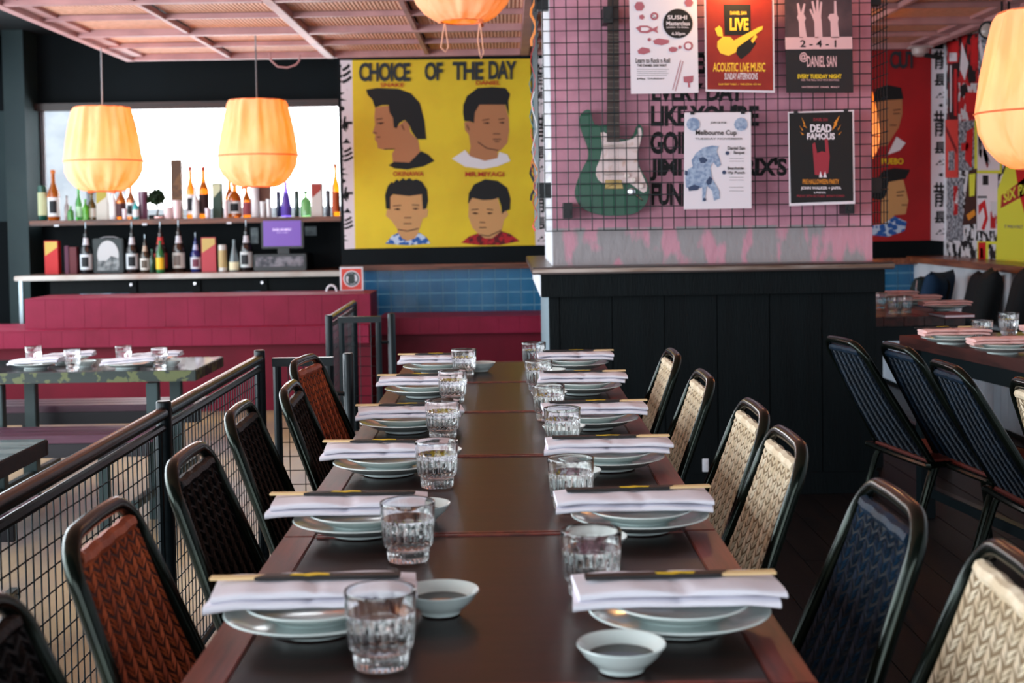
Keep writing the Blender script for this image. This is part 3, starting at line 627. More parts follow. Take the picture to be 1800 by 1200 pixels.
# ------------------------------------------------------------------ lanterns
SHADE = mat('glowing orange lantern cloth', (255, 206, 168), .8)
_n = SHADE.node_tree; b = _n.nodes['Principled BSDF']; tr = _n.nodes.new('ShaderNodeBsdfTranslucent'); tr.inputs[0].default_value = lin((255, 170, 80)); mx = _n.nodes.new('ShaderNodeMixShader'); mx.inputs[0].default_value = .45
ly = _n.nodes.new('ShaderNodeEmission'); ly.inputs[0].default_value = lin((255, 150, 52)); ly.inputs[1].default_value = .34
ad = _n.nodes.new('ShaderNodeAddShader'); out = _n.nodes['Material Output']
_n.links.new(b.outputs[0], mx.inputs[1]); _n.links.new(tr.outputs[0], mx.inputs[2]); _n.links.new(mx.outputs[0], ad.inputs[0]); _n.links.new(ly.outputs[0], ad.inputs[1]); _n.links.new(ad.outputs[0], out.inputs[0])
def make_lantern():
    e = empty('cloth_lantern', (0, 0, 0), 0, 'x', 'lantern', 'orange cloth lanterns')
    prof = [(.198, .625), (.205, .60), (.225, .50), (.25, .38), (.272, .28), (.290, .225), (.283, .20), (.272, .15), (.240, .09), (.19, .035), (.14, .006), (.12, 0)]
    random.seed(3); ph = [random.uniform(0, 6.28) for _ in range(6)]
    def pleat(i, a):
        w = [.4, .8, 1, 1, .7, .05, .1, .8, 1, 1, .9, .5][i]
        return w * (.010 * math.sin(9 * a + ph[0] + i * .35) + .008 * abs(math.sin(8.5 * a + ph[1] - i * .12)) + .005 * math.sin(14 * a + ph[2] + i * .5) + .004 * math.sin(23 * a + ph[3]))
    MB().lathe(prof, 120, mod=pleat, cap0=False, cap1=False).build('shade', SHADE, e, ang=60)
    RG = mat('lantern ring cloth', (226, 120, 70), .8)
    for r, z in ((.199, .625), (.2915, .225), (.12, 0)):
        MB().tube([(r * math.cos(a), r * math.sin(a), z) for a in (k * 2 * PI / 48 for k in range(48))], .004, 6, cyc=True).build('hoop', RG, e)
    MB().tube([(-.198, 0, .625), (.198, 0, .625)], .003, 6).build('spider', CORDM, e)
    MB().lathe([(.0, .28), (.02, .285), (.032, .31), (.03, .34), (.016, .37), (.014, .42)], 16).build('bulb', mat('lit bulb', (255, 214, 150), .5, emit=14, ecol=(255, 190, 110)), e)
    MB().tube([(0, 0, .42), (0, 0, .625)], .004, 6).build('lamp_holder', CORDM, e)
    for s in (-1, 1):
        MB().tube([(s * .05 * 1, -.10, 0), (s * .10, -.11, -.01)], .012, 8).build('cloth_knot', RG, e)
    return e
LP = []
_tc2 = _n.nodes.new('ShaderNodeTexCoord'); _mp = _n.nodes.new('ShaderNodeMapping'); _mp.inputs['Scale'].default_value = (1, 1, .18); _nz = _n.nodes.new('ShaderNodeTexNoise'); _nz.inputs['Scale'].default_value = 11
_rp = _n.nodes.new('ShaderNodeValToRGB'); _rp.color_ramp.elements[0].position = .42; _rp.color_ramp.elements[1].position = .6; _rp.color_ramp.elements[0].color = lin((255, 150, 14)); _rp.color_ramp.elements[1].color = lin((255, 180, 110))
_n.links.new(_tc2.outputs['Object'], _mp.inputs[0]); _n.links.new(_mp.outputs[0], _nz.inputs['Vector']); _n.links.new(_nz.outputs[0], _rp.inputs[0]); _n.links.new(_rp.outputs[0], ly.inputs[0]); _n.links.new(_rp.outputs[0], tr.inputs[0])
lan = make_lantern(); used = False
def lantern(px, py_bottom, Y, cord_top, label, k=1.0, tassel=False, power=9):
    global used
    p = at(px, py_bottom, Y=Y); o = place(lan, used, p, random.uniform(0, 6), label); used = True
    o.scale = (k, k, k)
    MB().tube([(0, 0, .60), (.003, 0, 1.0), (0, 0, (cord_top - p.z) / k)], .006, 6).build('cord', CORDM, o)
    if tassel:
        for s, L in ((-1, .17), (1, .21)):
            x = s * .1
            pts = [(x, 0, -.01), (x - .012, 0, -L * .5), (x - .012 + s * .01, 0, -L * .85), (x + .004, 0, -L), (x + .02, 0, -L * .85), (x + .012, 0, -L * .4), (x + .004, 0, -.01)]
            t = MB().tube(pts, .0032, 6).build('tassel_loop', mat('pale tassel cord', (240, 180, 150), .7), o); t.rotation_euler = (0, 0, -o.rotation_euler.z)
    l = bpy.data.lights.new('lantern_bulb', 'POINT'); l.energy = power; l.color = (1, .66, .28); l.shadow_soft_size = .04
    lo = bpy.data.objects.new('lantern_bulb', l); lo.location = p + Vector((0, 0, .33 * k)); C.objects.link(lo)
    return o
HC = HZ + .05
lantern(184, 336, 10.3, CZ, 'orange cloth lantern hanging at the left end of the bar shelf', 1.0)
lantern(455, 328, 10.0, HC, 'orange cloth lantern hanging in front of the middle of the bar window', 1.0)
lantern(812, 38, 7.8, CZ, 'orange lantern with two cord loops cut off by the top of the picture', 1.0, True)
# the near right one
lantern(1846, 296, 5.5, HC, 'large nearest orange lantern at the right edge of the picture', 1.0)
lantern(1472, 300, 9.5, HC, 'orange lantern half hidden behind the right side of the pillar', 1.0)
# ------------------------------------------------------------------ bar: counter, shelf, benches
def gbox(n, m, a, b, parent=None, bev=0, sm=None):
    return MB().box(min(a[0], b[0]), max(a[0], b[0]), min(a[1], b[1]), max(a[1], b[1]), min(a[2], b[2]), max(a[2], b[2])).build(n, m, parent, bevel=bev, smooth=bool(bev))
MARB = mat('pale veined marble counter', (190, 184, 176), .22, col2=(150, 104, 80), scale=2.2, stretch=(1, 3, 1), ramp=(.45, .75), coat=.3)
cz = at(300, 481, Y=11.35).z; cxl, cxr = at(24, 481, Y=11.35).x, bx0
bc = empty('bar_counter', ((cxl + cxr) / 2, 11.35, -.13), 0, 'long back bar counter with pale marble top under the bottles', 'counter')
c = bc.location
def inb(o): o.data.transform(Matrix.Translation(-Vector(c))); return o
inb(gbox('worktop', MARB, (cxl, 11.35, cz - .042), (cxr - .005, 12.19, cz), bc, .006))
inb(gbox('worktop_back', WOODL, (cxl + .1, 11.5, cz - .002), (cxr - .005, 12.19, cz + .003), bc))
inb(gbox('carcass', BLK, (cxl + .25, 11.5, -.13), (cxr - .005, 12.19, cz - .042), bc))
inb(gbox('leg', mat('brushed steel', (150, 165, 172), .3, metal=.8), (cxl + .02, 11.4, -.13), (cxl + .05, 11.43, cz - .042), bc))
for k, (a, b_) in enumerate(((128, 240), (245, 352), (357, 470))):
    x0, x1 = at(a, 500, Y=11.48).x, at(b_, 500, Y=11.48).x
    f = empty('bar_fridge', ((x0 + x1) / 2, 11.48, -.13), 0, '%s black under-counter fridge with glass door behind the magenta bar' % ('leftmost', 'middle', 'rightmost')[k], 'fridge', 'fridges under the back bar')
    w = (x1 - x0) / 2; H = cz - .06 + .13
    MB().box(-w, w, 0, .018, .06, H).build('door', BLK, f, bevel=.004)
    MB().box(-w + .06, w - .06, -.004, 0, .16, H - .10).build('glass', mat('fridge glass reflections', (70, 100, 120), .08, metal=.2, col2=(25, 35, 45), scale=9), f, smooth=False)  # blue reflections put into the pane colour as mottling
    MB().lathe([(.010, 0), (.014, .01), (.016, .02), (.012, .028)], 14).build('knob', CHR, f, loc=(w - .04, 0, H - .03)).rotation_euler = (R90, 0, 0)
sh_ = gbox('wall_shelf', WOODL, (at(51, 385, Y=11.62).x, 11.62, zs - .045), (bx0, 12.2, zs), None, .004)
tag(sh_, 'long brown timber shelf holding bottles in front of the bar window', 'shelf')
sh_.location = (0, 0, 0)
# black lining under the shelf
LZ = cz + .003
# magenta banquettes made of painted boards
def banquette(label, x0, x1, ys0, y1, zseat, zfloor, back=None, step=.15):
    e = empty('banquette', ((x0 + x1) / 2, ys0, zfloor), 0, label, 'bench'); c = Vector(e.location); h = []
    def bb(n, m, X0, X1, Y0, Y1, Z0, Z1, bev=0): return MB().box(X0 - c.x, X1 - c.x, Y0 - c.y, Y1 - c.y, Z0 - c.z, Z1 - c.z).build(n, m, e, bevel=bev, smooth=bool(bev))
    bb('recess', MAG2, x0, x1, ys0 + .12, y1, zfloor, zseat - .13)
    bb('seat_core', MAG, x0 + .003, x1 - .003, ys0 + .018, y1, zseat - .13, zseat - .012)
    bb('seat_top', MAG, x0, x1, ys0, y1, zseat - .012, zseat, .003)
    x = x0
    while x < x1 - .01:
        w = min(step * random.uniform(.8, 1.2), x1 - x); bb('front_board', MAG, x + .0005, x + w - .0005, ys0 + .002 + random.uniform(0, .001), ys0 + .018, zseat - .13, zseat - .0120, .0008); x += w
    if back:
        bx_0, bx_1, by0, by1, zt_ = back
        bb('back_core', MAG, bx_0 + .002, bx_1 - .002, by0 + .018, by1, zseat, zt_ - .012)
        bb('back_cap', MAG, bx_0, bx_1, by0, by1, zt_ - .012, zt_, .003)
        x = bx_0
        while x < bx_1 - .01:
            w = min(step * random.uniform(.8, 1.2), bx_1 - x); bb('back_board', MAG, x + .0005, x + w - .0005, by0 + .002 + random.uniform(0, .001), by0 + .018, zseat, zt_ - .0120, .0008); x += w
    return e
y1b = 10.1
zseat = at(300, 577, Y=9.95).z; zt1 = at(300, 521.5, Y=y1b).z
xb0, xb1 = at(43, 540, Y=y1b).x, at(651, 540, Y=y1b).x
banquette('long magenta banquette with raised back in front of the bar counter', LX + .02, xb1, 9.95, 10.68, zseat, -.13, (xb0, xb1, y1b, 10.66, zt1))
zs2 = at(800, 557, Y=10.55).z
banquette('magenta wall bench below the blue tiles and the yellow mural', xb1 + .01, 1.0, 10.55, BY - .02, zs2, -.13 if xb1 < -.9 else 0)
# prohibition sign on the end of the bar
RED = mat('sign red', (212, 60, 42), .4)
p = at(619, 512, Y=10.64); hw = 20.5 * 10.64 / F
sg = empty('prohibition_sign', (p.x, 10.62, zt1), 0, 'square red and white prohibition sign standing on the magenta bar end', 'sign')
MB().box(-hw, hw, 0, .006, 0, 2 * hw).build('board', WHITEP, sg, bevel=.001)
MB().box(-hw + .012, hw - .012, -.001, 0, .006, 2 * hw - .012).build('red_field', RED, sg, smooth=False)
f3 = lambda pts, l: [(x, -l, hw + y) for x, y in pts]
MB().poly(f3(circ(0, 0, .064, 32), .002)).build('white_disc', WHITEP, sg, smooth=False)
MB().poly(f3([(-.022, -.04), (.018, -.04), (.026, .0), (.022, .03), (.030, .045), (.01, .04), (-.012, .042), (-.03, .03), (-.018, .02), (-.028, -.01)], .003)).poly(f3([(-.04, .03), (-.032, .038), (.04, -.03), (.032, -.038)], .0035)).build('pictogram', mat('sign black', (38, 52, 52), .5), sg, smooth=False)
mb = MB(); mb.tube([(.05 * math.cos(a), -.003, hw + .05 * math.sin(a)) for a in (k * PI / 16 for k in range(32))], .005, 6, cyc=True); mb.build('ring', mat('sign black', (38, 52, 52), .5), sg)
p = at(583, 514, Y=10.5)
tag(MB().tube([(.038 * math.cos(a), 0, .048 * math.sin(a)) for a in (PI * k / 12 for k in range(13))], .009, 10).build('tap_spout', WHITEP, loc=(p.x, 10.5, zt1)), 'small white curved tap spout rising behind the magenta bar end', 'tap')
# ------------------------------------------------------------------ bottles and boxes
def bottle_proto(kind):
    """unit bottle: radius 1, height 1 in profile units"""
    return {'sake': [(.9, 0), (1, .02), (1, .52), (.92, .58), (.55, .68), (.36, .76), (.32, .93), (.38, .94), (.38, 1.0)],
            'pour': [(.9, 0), (1, .02), (1, .42), (.95, .48), (.60, .56), (.42, .62), (.38, .74), (.42, .745), (.42, .78), (.2, .79), (.12, .86), (.09, 1.0)],
            'squat': [(.85, 0), (1, .03), (1, .55), (.85, .66), (.35, .76), (.30, .92), (.36, .93), (.36, 1.0)],
            'wine': [(.9, 0), (1, .02), (1, .5), (.8, .62), (.4, .74), (.36, .97), (.4, .98), (.4, 1)],
            'cone': [(.9, 0), (1, .04), (.98, .3), (.62, .6), (.3, .82), (.3, 1)],
            'can': [(.85, 0), (1, .03), (1, .94), (.88, 1.0)], 'cup': [(.8, 0), (.84, .03), (1, 1.0)]}[kind]
_bm = {}
def bcol(c, tr=False):
    k = 'bottle %s %s' % (c, tr)
    return mat(k, c, .1, coat=.5) if not tr else mat(k, c, .05, trans=.55, coat=.3)
def bottle(px, ytop, w, kind, body, label_c, cap_c, text, Y, z0, tr=False, print_c=None, cat='bottle', group='bottles behind the bar', name='bottle'):
    p = at(px, ytop, Y=Y); H = p.z - z0; r = w / 2 * Y / F
    e = empty(name, (p.x, Y, z0), random.uniform(-.3, .3), text, cat, group)
    prof = [(a * r, z * H) for a, z in bottle_proto(kind)]
    MB().lathe(prof, 20).build('body', bcol(body, tr), e)
    if label_c:
        zz = {'sake': (.08, .46), 'pour': (.08, .38), 'squat': (.12, .48), 'wine': (.1, .42), 'cone': (.04, .3), 'can': (.15, .8), 'cup': (.2, .7)}[kind]
        n = 12; mb = MB(); ra = r * 1.015
        v = [[mb.b.verts.new((ra * math.sin(a), -ra * math.cos(a), H * z)) for z in zz] for a in (-1.5 + 3.0 * i / n for i in range(n + 1))]
        for i in range(n): mb.b.faces.new((v[i][0], v[i + 1][0], v[i + 1][1], v[i][1]))
        mb.build('label', mat('label %s' % (label_c,), label_c, .6), e)
        if print_c:
            mb = MB(); ra = r * 1.03; zm = (zz[0] + zz[1]) / 2; h = (zz[1] - zz[0]) * .32
            v = [[mb.b.verts.new((ra * math.sin(a), -ra * math.cos(a), H * (zm + s * h))) for s in (-1, 1)] for a in (-.6 + 1.2 * i / 6 for i in range(7))]
            for i in range(6): mb.b.faces.new((v[i][0], v[i + 1][0], v[i + 1][1], v[i][1]))
            mb.build('label_print', mat('label %s' % (print_c,), print_c, .6), e)
    if kind == 'pour':
        MB().lathe([(.62 * r, .555 * H), (.5 * r, .6 * H), (.44 * r, .66 * H), (.42 * r, .70 * H)], 14, cap0=False, cap1=False).build('neck_label', mat('label %s' % (cap_c,), cap_c, .6), e)
        MB().lathe([(.20 * r, .79 * H), (.12 * r, .86 * H), (.10 * r, 1.003 * H)], 10).build('pourer', mat('pourer steel', (170, 185, 195), .25, metal=.7), e)
    elif kind in ('sake', 'wine', 'squat'):
        MB().lathe([(.40 * r, .93 * H), (.41 * r, 1.004 * H)], 12).build('cap', mat('cap %s' % (cap_c,), cap_c, .5), e)
    return e
def carton(px, ytop, w, cols, text, Y, z0, d=.06, cat='box', name='carton'):
    p = at(px, ytop, Y=Y); H = p.z - z0; r = w / 2 * Y / F
    e = empty(name, (p.x, Y, z0), random.uniform(-.12, .12), text, cat, 'cartons behind the bar')
    MB().box(-r, r, -d / 2, d / 2, 0, H).build('body', mat('carton %s' % (cols[0],), cols[0], .6, col2=cols[2] if len(cols) > 2 else None, scale=25), e, bevel=.002)
    if len(cols) > 1:
        MB().poly([(-r * .9, -d / 2 - .0008, H * .55), (r * .9, -d / 2 - .0008, H * .8), (r * .9, -d / 2 - .0008, H * .97), (-r * .9, -d / 2 - .0008, H * .97)]).build('printed_panel', mat('carton %s' % (cols[1],), cols[1], .6), e, smooth=False)
    return e
U = 11.78; AMB = (205, 105, 20); WH = (235, 235, 238); DK = (20, 26, 32); GR = (90, 190, 90)
def ub(px, yt, w, k, b, l, c_, t, tr=False, pc=None, cat='bottle', dy=0, name='bottle'): bottle(px, yt, w, k, b, l, c_, t, U + dy, zs, tr, pc, cat, 'bottles on the upper bar shelf', name)
ub(74, 326, 16, 'can', (22, 84, 70), (200, 205, 160), (30, 70, 60), 'dark green tin canister at the left end of the upper bar shelf', name='canister', cat='canister')
ub(93, 299, 21, 'sake', AMB, WH, AMB, 'tall amber bottle with white label beside the green canister', True, DK)
ub(117, 344, 9, 'wine', (190, 170, 170), None, (80, 50, 50), 'slim clear bottle just right of the first amber bottle', True)
ub(124, 362, 11, 'squat', GR, None, GR, 'small green glass bottle left of the tall green one', True, dy=-.06)
ub(138, 330, 12, 'wine', GR, (190, 230, 190), GR, 'taller green glass bottle under the left lantern', True)
ub(150, 350, 11, 'squat', (110, 200, 60), None, GR, 'light green glass bottle right of the taller green one', True, dy=-.05)
ub(161, 338, 15, 'wine', (110, 86, 30), (220, 215, 205), (90, 70, 30), 'olive brown bottle with pale oval label under the left lantern', True)
carton(180, 336, 20, ((205, 200, 190), (176, 160, 60)), 'pale box with olive top under the left lantern', U, zs)
ub(198, 328, 12, 'wine', WH, (245, 245, 245), WH, 'white bottle between the olive topped box and the dark labelled amber bottle')
ub(212, 324, 17, 'sake', AMB, (70, 30, 34), AMB, 'amber bottle with dark red label right of the white bottle', True)
ub(219, 367, 9, 'cup', (232, 215, 222), None, WH, 'small pale cup in front of the dark labelled amber bottle', cat='cup', dy=-.1, name='cup')
ub(229, 322, 15, 'sake', (190, 110, 60), WH, (170, 60, 40), 'amber bottle with white label under the right side of the left lantern', True, DK)
ub(238, 350, 11, 'squat', (60, 170, 170), WH, WH, 'small teal based bottle with white top beside the purple tumbler', dy=-.07)
ub(251, 336, 18, 'cup', (110, 66, 90), None, WH, 'tall dull purple tumbler left of the little tree', cat='tumbler', name='tumbler')
# bonsai
p = at(276, 378, Y=U)
bo = empty('bonsai', (p.x, U, zs), 0, 'tiny dark green bonsai tree in a black tray on the upper bar shelf', 'plant')
MB().box(-.065, .065, -.035, .035, 0, .035).build('tray', BLACKINK, bo, bevel=.004)
MB().tube([(0, 0, .03), (.012, 0, .08), (-.004, 0, .12), (.006, 0, .16)], [.009, .007, .006, .004], 8).tube([(.006, 0, .09), (.035, 0, .13)], [.005, .003], 6).build('trunk', WOODD, bo)
lf = MB()
for k in range(700):
    a = random.uniform(0, 6.28); ph_ = random.uniform(-1, 1); rr = .072 * random.random() ** .4; cz_ = .185 + .03 * math.sin(a)
    q = Vector((rr * math.cos(a) * math.sqrt(1 - ph_ * ph_ * .6), rr * math.sin(a) * .6, cz_ + rr * ph_ * .55)); d = Vector((random.uniform(-1, 1), random.uniform(-1, 1), random.uniform(-1, 1))) * .022
    e_ = Vector((random.uniform(-1, 1), random.uniform(-1, 1), random.uniform(-1, 1))) * .018
    lf.b.faces.new([lf.b.verts.new(q), lf.b.verts.new(q + d), lf.b.verts.new(q + d + e_), lf.b.verts.new(q + e_)])
o = lf.build('foliage', mat('bonsai leaves', (34, 62, 28), .7, col2=(22, 44, 22), scale=30), bo, smooth=False, normals=False); o['kind'] = 'stuff'
p = at(279, 378, Y=U - .12); tag(MB().lathe([(.02, 0), (.038, .006), (.036, .02), (.028, .022)], 20).build('dish', mat('pink dish', (250, 190, 185), .4), loc=(p.x, U - .12, zs)), 'small pink dish in front of the bonsai tray', 'dish')
for q, (px, yt, w, t) in enumerate(((296, 364, 18, 'white ribbed box'), (311, 352, 16, 'pale pink cube, upper'), (397, 352, 8, 'pale tea light')) ):
    ub(px, yt, w, 'cup', (240, 215, 218), None, WH, t + (' glass right of the bonsai', ' glass before the tall textured box', ' glass left of the big amber bottle')[q], cat='cup', dy=-.08, name='cup')
carton(310, 281, 18, ((120, 88, 56), (90, 66, 48), (84, 58, 40)), 'tall brown textured box standing right of the bonsai', U + .03, zs)
ub(334, 293, 15, 'sake', AMB, WH, (190, 70, 40), 'amber bottle, left of the pair right of the tall textured box', True, DK)
ub(343, 328, 12, 'wine', WH, (240, 240, 240), WH, 'white bottle standing between the pair of amber bottles', dy=-.08)
ub(357, 293, 18, 'sake', AMB, (50, 26, 28), (190, 70, 40), 'amber bottle with black label, right of the pair', True)
ub(365, 366, 10, 'cup', (235, 215, 222), None, WH, 'small pale cup in front of the black labelled amber bottle', cat='cup', dy=-.1, name='cup')
carton(382, 322, 16, ((38, 66, 52), (200, 205, 170)), 'narrow dark green box with pale panel left of the right lantern', U, zs)
ub(403, 314, 17, 'sake', AMB, WH, DK, 'amber bottle at the left rim of the right lantern', True, dy=.08)
ub(412, 322, 24, 'squat', AMB, (225, 230, 232), AMB, 'broad amber bottle with big white label under the right lantern', True, DK)
ub(433, 324, 15, 'sake', AMB, (150, 70, 80), AMB, 'amber bottle with pink label under the right lantern', True)
ub(448, 326, 15, 'can', WH, None, WH, 'plain white cylinder under the middle of the right lantern', name='canister', cat='canister')
carton(466, 326, 19, ((110, 74, 60),), 'brown box behind the white pots under the right lantern', U + .06, zs)
ub(461, 354, 9, 'cup', WH, None, WH, 'white pot left in front of the brown box', cat='pot', dy=-.06, name='pot')
ub(472, 350, 9, 'cup', WH, None, WH, 'white pot right in front of the brown box', cat='pot', dy=-.06, name='pot')
ub(489, 336, 8, 'can', (40, 52, 90), None, WH, 'slim dark blue can left of the violet bottle', name='can', cat='can')
ub(502, 320, 19, 'cone', (120, 92, 210), (96, 70, 180), WH, 'violet glass bottle right of the right lantern', True)
ub(521, 335, 9, 'can', (48, 70, 66), None, WH, 'slim dark can between the violet and the pale green bottle', name='can', cat='can')
ub(537, 336, 19, 'squat', (150, 220, 140), None, DK, 'pale green stubby glass bottle on the upper shelf', True)
carton(557, 322, 19, ((215, 205, 200), (170, 60, 50)), 'white box with red and gold top near the right end of the shelf', U, zs)
ub(576, 334, 9, 'can', (66, 74, 86), None, WH, 'slim grey can left of the last amber bottle', name='can', cat='can')
ub(589, 288, 14, 'sake', (235, 130, 20), (190, 80, 30), AMB, 'bright amber bottle at the right end of the upper shelf', True)
# lower row on the counter
Lw = 11.62
def lb(px, yt, w, k, b, l, c_, t, tr=False, pc=None, cat='bottle', dy=0, name='bottle'): bottle(px, yt, w, k, b, l, c_, t, Lw + dy, LZ, tr, pc, cat, 'bottles on the back counter', name)
carton(92, 423, 25, ((190, 30, 34), (200, 170, 80)), 'red and gold box with white stripe at the left end of the counter', Lw, LZ)
e = C.objects[-1]
carton(118, 432, 7, ((90, 40, 66),), 'thin plum coloured box beside the red and gold box', Lw, LZ)
carton(130, 434, 13, ((92, 24, 34),), 'narrow dark red box beside the plum one', Lw, LZ)
WRAP = (205, 205, 212)
lb(150, 391, 21, 'pour', DK, (215, 222, 228), WRAP, 'tall dark bottle with pourer left of the round windowed gift box', pc=DK)
# gift box
p = at(189, 419, Y=Lw); gh = p.z - LZ; gw = 27 * Lw / F
gb = empty('gift_box', (p.x, Lw, LZ), 0, 'square black gift box with a round pale picture on its front', 'box')
MB().box(-gw, gw, 0, .12, 0, gh).build('body', mat('gift box board', (36, 46, 48), .5), gb, bevel=.008)
MB().poly([(x * gw * .7, -.001, gh * .52 + y * gh * .42) for x, y in circ(0, 0, 1, 28)] ).build('picture', mat('pale picture', (196, 198, 200), .6), gb, smooth=False)
MB().poly([(-gw * .72, -.002, gh * .08), (gw * .72, -.002, gh * .08), (gw * .7, -.002, gh * .42), (.2 * gw, -.002, gh * .5), (-.1 * gw, -.002, gh * .36), (-gw * .7, -.002, gh * .36)]).build('picture_foreground', mat('grey picture', (150, 156, 158), .6, col2=(70, 78, 82), scale=18), gb, smooth=False)
MB().tube([(-gw * .6, .05, gh), (-gw * .3, .05, gh + .012), (gw * .3, .05, gh + .012), (gw * .6, .05, gh)], .005, 8).build('handle', CORDM, gb)
lb(231, 390, 21, 'pour', (30, 26, 26), (205, 210, 214), WRAP, 'tall dark bottle with pourer right of the gift box', pc=DK)
lb(254, 412, 17, 'pour', (60, 50, 40), (215, 212, 205), (190, 170, 150), 'shorter bottle with cream label between two tall ones', pc=(90, 80, 70), dy=-.04)
lb(267, 438, 10, 'squat', (40, 90, 70), None, (60, 110, 90), 'small green bottle left of the red capped tall bottle', True, dy=-.08)
lb(281, 390, 23, 'pour', (44, 20, 22), (160, 50, 50), (200, 60, 60), 'tall bottle with red neck and red label', pc=(200, 190, 170))
lb(281, 423, 15, 'squat', (34, 110, 60), (235, 190, 40), (40, 120, 70), 'green and yellow bottle in front of the red necked bottle', dy=-.12)
lb(313, 387, 22, 'pour', (44, 30, 24), (200, 196, 190), WRAP, 'tall brown bottle with grey label right of the red necked one', pc=(120, 110, 104))
lb(343, 409, 18, 'pour', (24, 40, 110), (210, 214, 225), (180, 190, 220), 'cobalt blue bottle with pale label on the counter', pc=(120, 60, 80))
carton(367, 417, 25, ((190, 74, 84), (205, 180, 110)), 'rose and gold box right of the blue bottle', Lw, LZ)
lb(391, 430, 15, 'can', (205, 205, 200), (190, 170, 120), WH, 'white and gold can right of the rose box', name='can', cat='can')
lb(411, 421, 18, 'cone', (150, 170, 176), (230, 226, 190), WH, 'clear conical bottle with cream label', True)
lb(432, 387, 22, 'pour', (28, 26, 28), (205, 214, 214), WRAP, 'tall dark bottle with pourer left of the till', pc=DK)
# till
p0, p1 = at(446, 447, Y=11.6), at(539, 470, Y=11.6)
ti = empty('cash_register', ((p0.x + p1.x) / 2, 11.6, LZ), 0, 'black till with a purple lit screen on the back counter', 'till')
w = (p1.x - p0.x) / 2; H = p0.z - LZ
MB().box(-w, w, -.02, .4, 0, H).build('cash_drawer', mat('till black', (26, 28, 32), .35), ti, bevel=.006)
MB().box(-w + .02, w - .02, -.024, -.02, H * .25, H * .85).build('drawer_front', mat('worn till front', (110, 104, 110), .35, metal=.5, col2=(50, 50, 56), scale=16), ti)
a, b_ = at(458, 384, Y=11.62), at(534, 436, Y=11.62); ox = (a.x + b_.x) / 2 - (p0.x + p1.x) / 2; sw = (b_.x - a.x) / 2; s0, s1 = b_.z - LZ, a.z - LZ
MB().box(ox - .05, ox + .05, .06, .14, H, s0 + .05).build('stand', mat('till black', (26, 28, 32), .35), ti, bevel=.004)
mo = MB().box(ox - sw, ox + sw, .02, .055, s0, s1).build('monitor', mat('till black', (26, 28, 32), .35), ti, bevel=.006)
MB().box(ox - sw + .02, ox + sw - .02, .018, .02, s0 + .02, s1 - .02).build('screen', mat('purple screen', (98, 62, 150), .3, emit=.55, ecol=(92, 52, 150)), mo, smooth=False)
mb = MB(); put_text(mb, 'DANIEL SAN MANLY', (ox - .08, .0165, s0 + .15), (ox + .08, .0165, s0 + .15), (ox - .08, .0165, s0 + .172), .02); put_text(mb, 'touch to begin', (ox - .05, .0165, s0 + .13), (ox + .05, .0165, s0 + .13), (ox - .05, .0165, s0 + .14), .0)
mb.build('screen_text', mat('screen text', (220, 200, 240), .5, emit=.6), mo, smooth=False, normals=False)['kind'] = 'stuff'
MB().box(ox - .03, ox + .03, .02, .05, s1, s1 + .012).build('screen_camera', WHITEP, mo, bevel=.002)
for px, py, w_, h_, t in ((447, 414, 13, 28, 'pale notice pinned on the black wall left of the till screen'), (546, 406, 20, 16, 'crumpled pale notice on the black wall right of the till screen')):
    p = at(px, py, Y=12.18); k = 12.18 / F
    tag(MB().box(-w_ / 2 * k, w_ / 2 * k, -.003, .001, -h_ / 2 * k, h_ / 2 * k).build('notice', mat('grey paper', (165, 175, 178), .7, col2=(120, 130, 134), scale=12), loc=(p.x, 12.195, p.z)), t, 'notice', 'notices behind the till')
# price tags under the shelf
for px, t in ((98, 'left end'), (253, 'middle'), (402, 'part under the right lantern')):
    p = at(px, 393, Y=11.6); tag(MB().box(-.02, .02, -.002, 0, -.012, .004).build('shelf_label', WHITEP, loc=(p.x, 11.618, zs - .04)), 'tiny white label clipped under the %s of the bottle shelf' % t, 'label', 'labels under the bottle shelf')
# ------------------------------------------------------------------ the long row of square tables
TX0, TX1 = at(350, 1152, Z=.75).x, at(1309, 1005, Z=.75).x
seam = [at(885, y, Z=.75).y for y in (635, 671, 723, 800, 937)]
tys = [seam[4] - 1.46, seam[4] - .73] + seam[::-1]
ordn = ['out of frame nearest the camera', 'nearest in view, first of the row', 'second of the row', 'third of the row', 'fourth of the row', 'fifth and farthest of the row']
ordn = ['cut off below the picture edge', 'nearest in view', 'second in view', 'third in view', 'fourth in view', 'farthest, near the pillar']
for k in range(6):
    y0, y1 = tys[k], tys[k + 1]; w = (TX1 - TX0) / 2; d = (y1 - y0) / 2
    t = empty('dining_table', ((TX0 + TX1) / 2, (y0 + y1) / 2, 0), 0, 'square dark table with reddish edges in the long row, ' + ordn[k], 'table', 'square tables pushed into one long row')
    g = .0022
    MB().box(-w + .052, w - .052, -d + g, d - g, .722, .7492).build('tabletop', TABLE, t, bevel=.0015)
    for s in (-1, 1): MB().box(min(s * w, s * (w - .051)), max(s * w, s * (w - .051)), -d + g, d - g, .715, .75).build('edge_strip', TRIM, t, bevel=.002)
    for s in (-1, 1): MB().box(-w + .054, w - .054, min(s * (d - g), s * (d - .014)), max(s * (d - g), s * (d - .014)), .7200, .7512).build('end_strip', TRIM, t, bevel=.0015)
    MB().box(-.035, .035, -.035, .035, .02, .715).build('pedestal', FRAMEP, t, bevel=.004)
    MB().box(-.25, .25, -.03, .03, 0, .022).build('foot', FRAMEP, t, bevel=.004); MB().box(-.03, .03, -.25, .25, 0, .022).build('foot', FRAMEP, t, bevel=.004)
    MB().box(-.22, .22, -.22, .22, .70, .722).build('top_plate', FRAMEP, t)
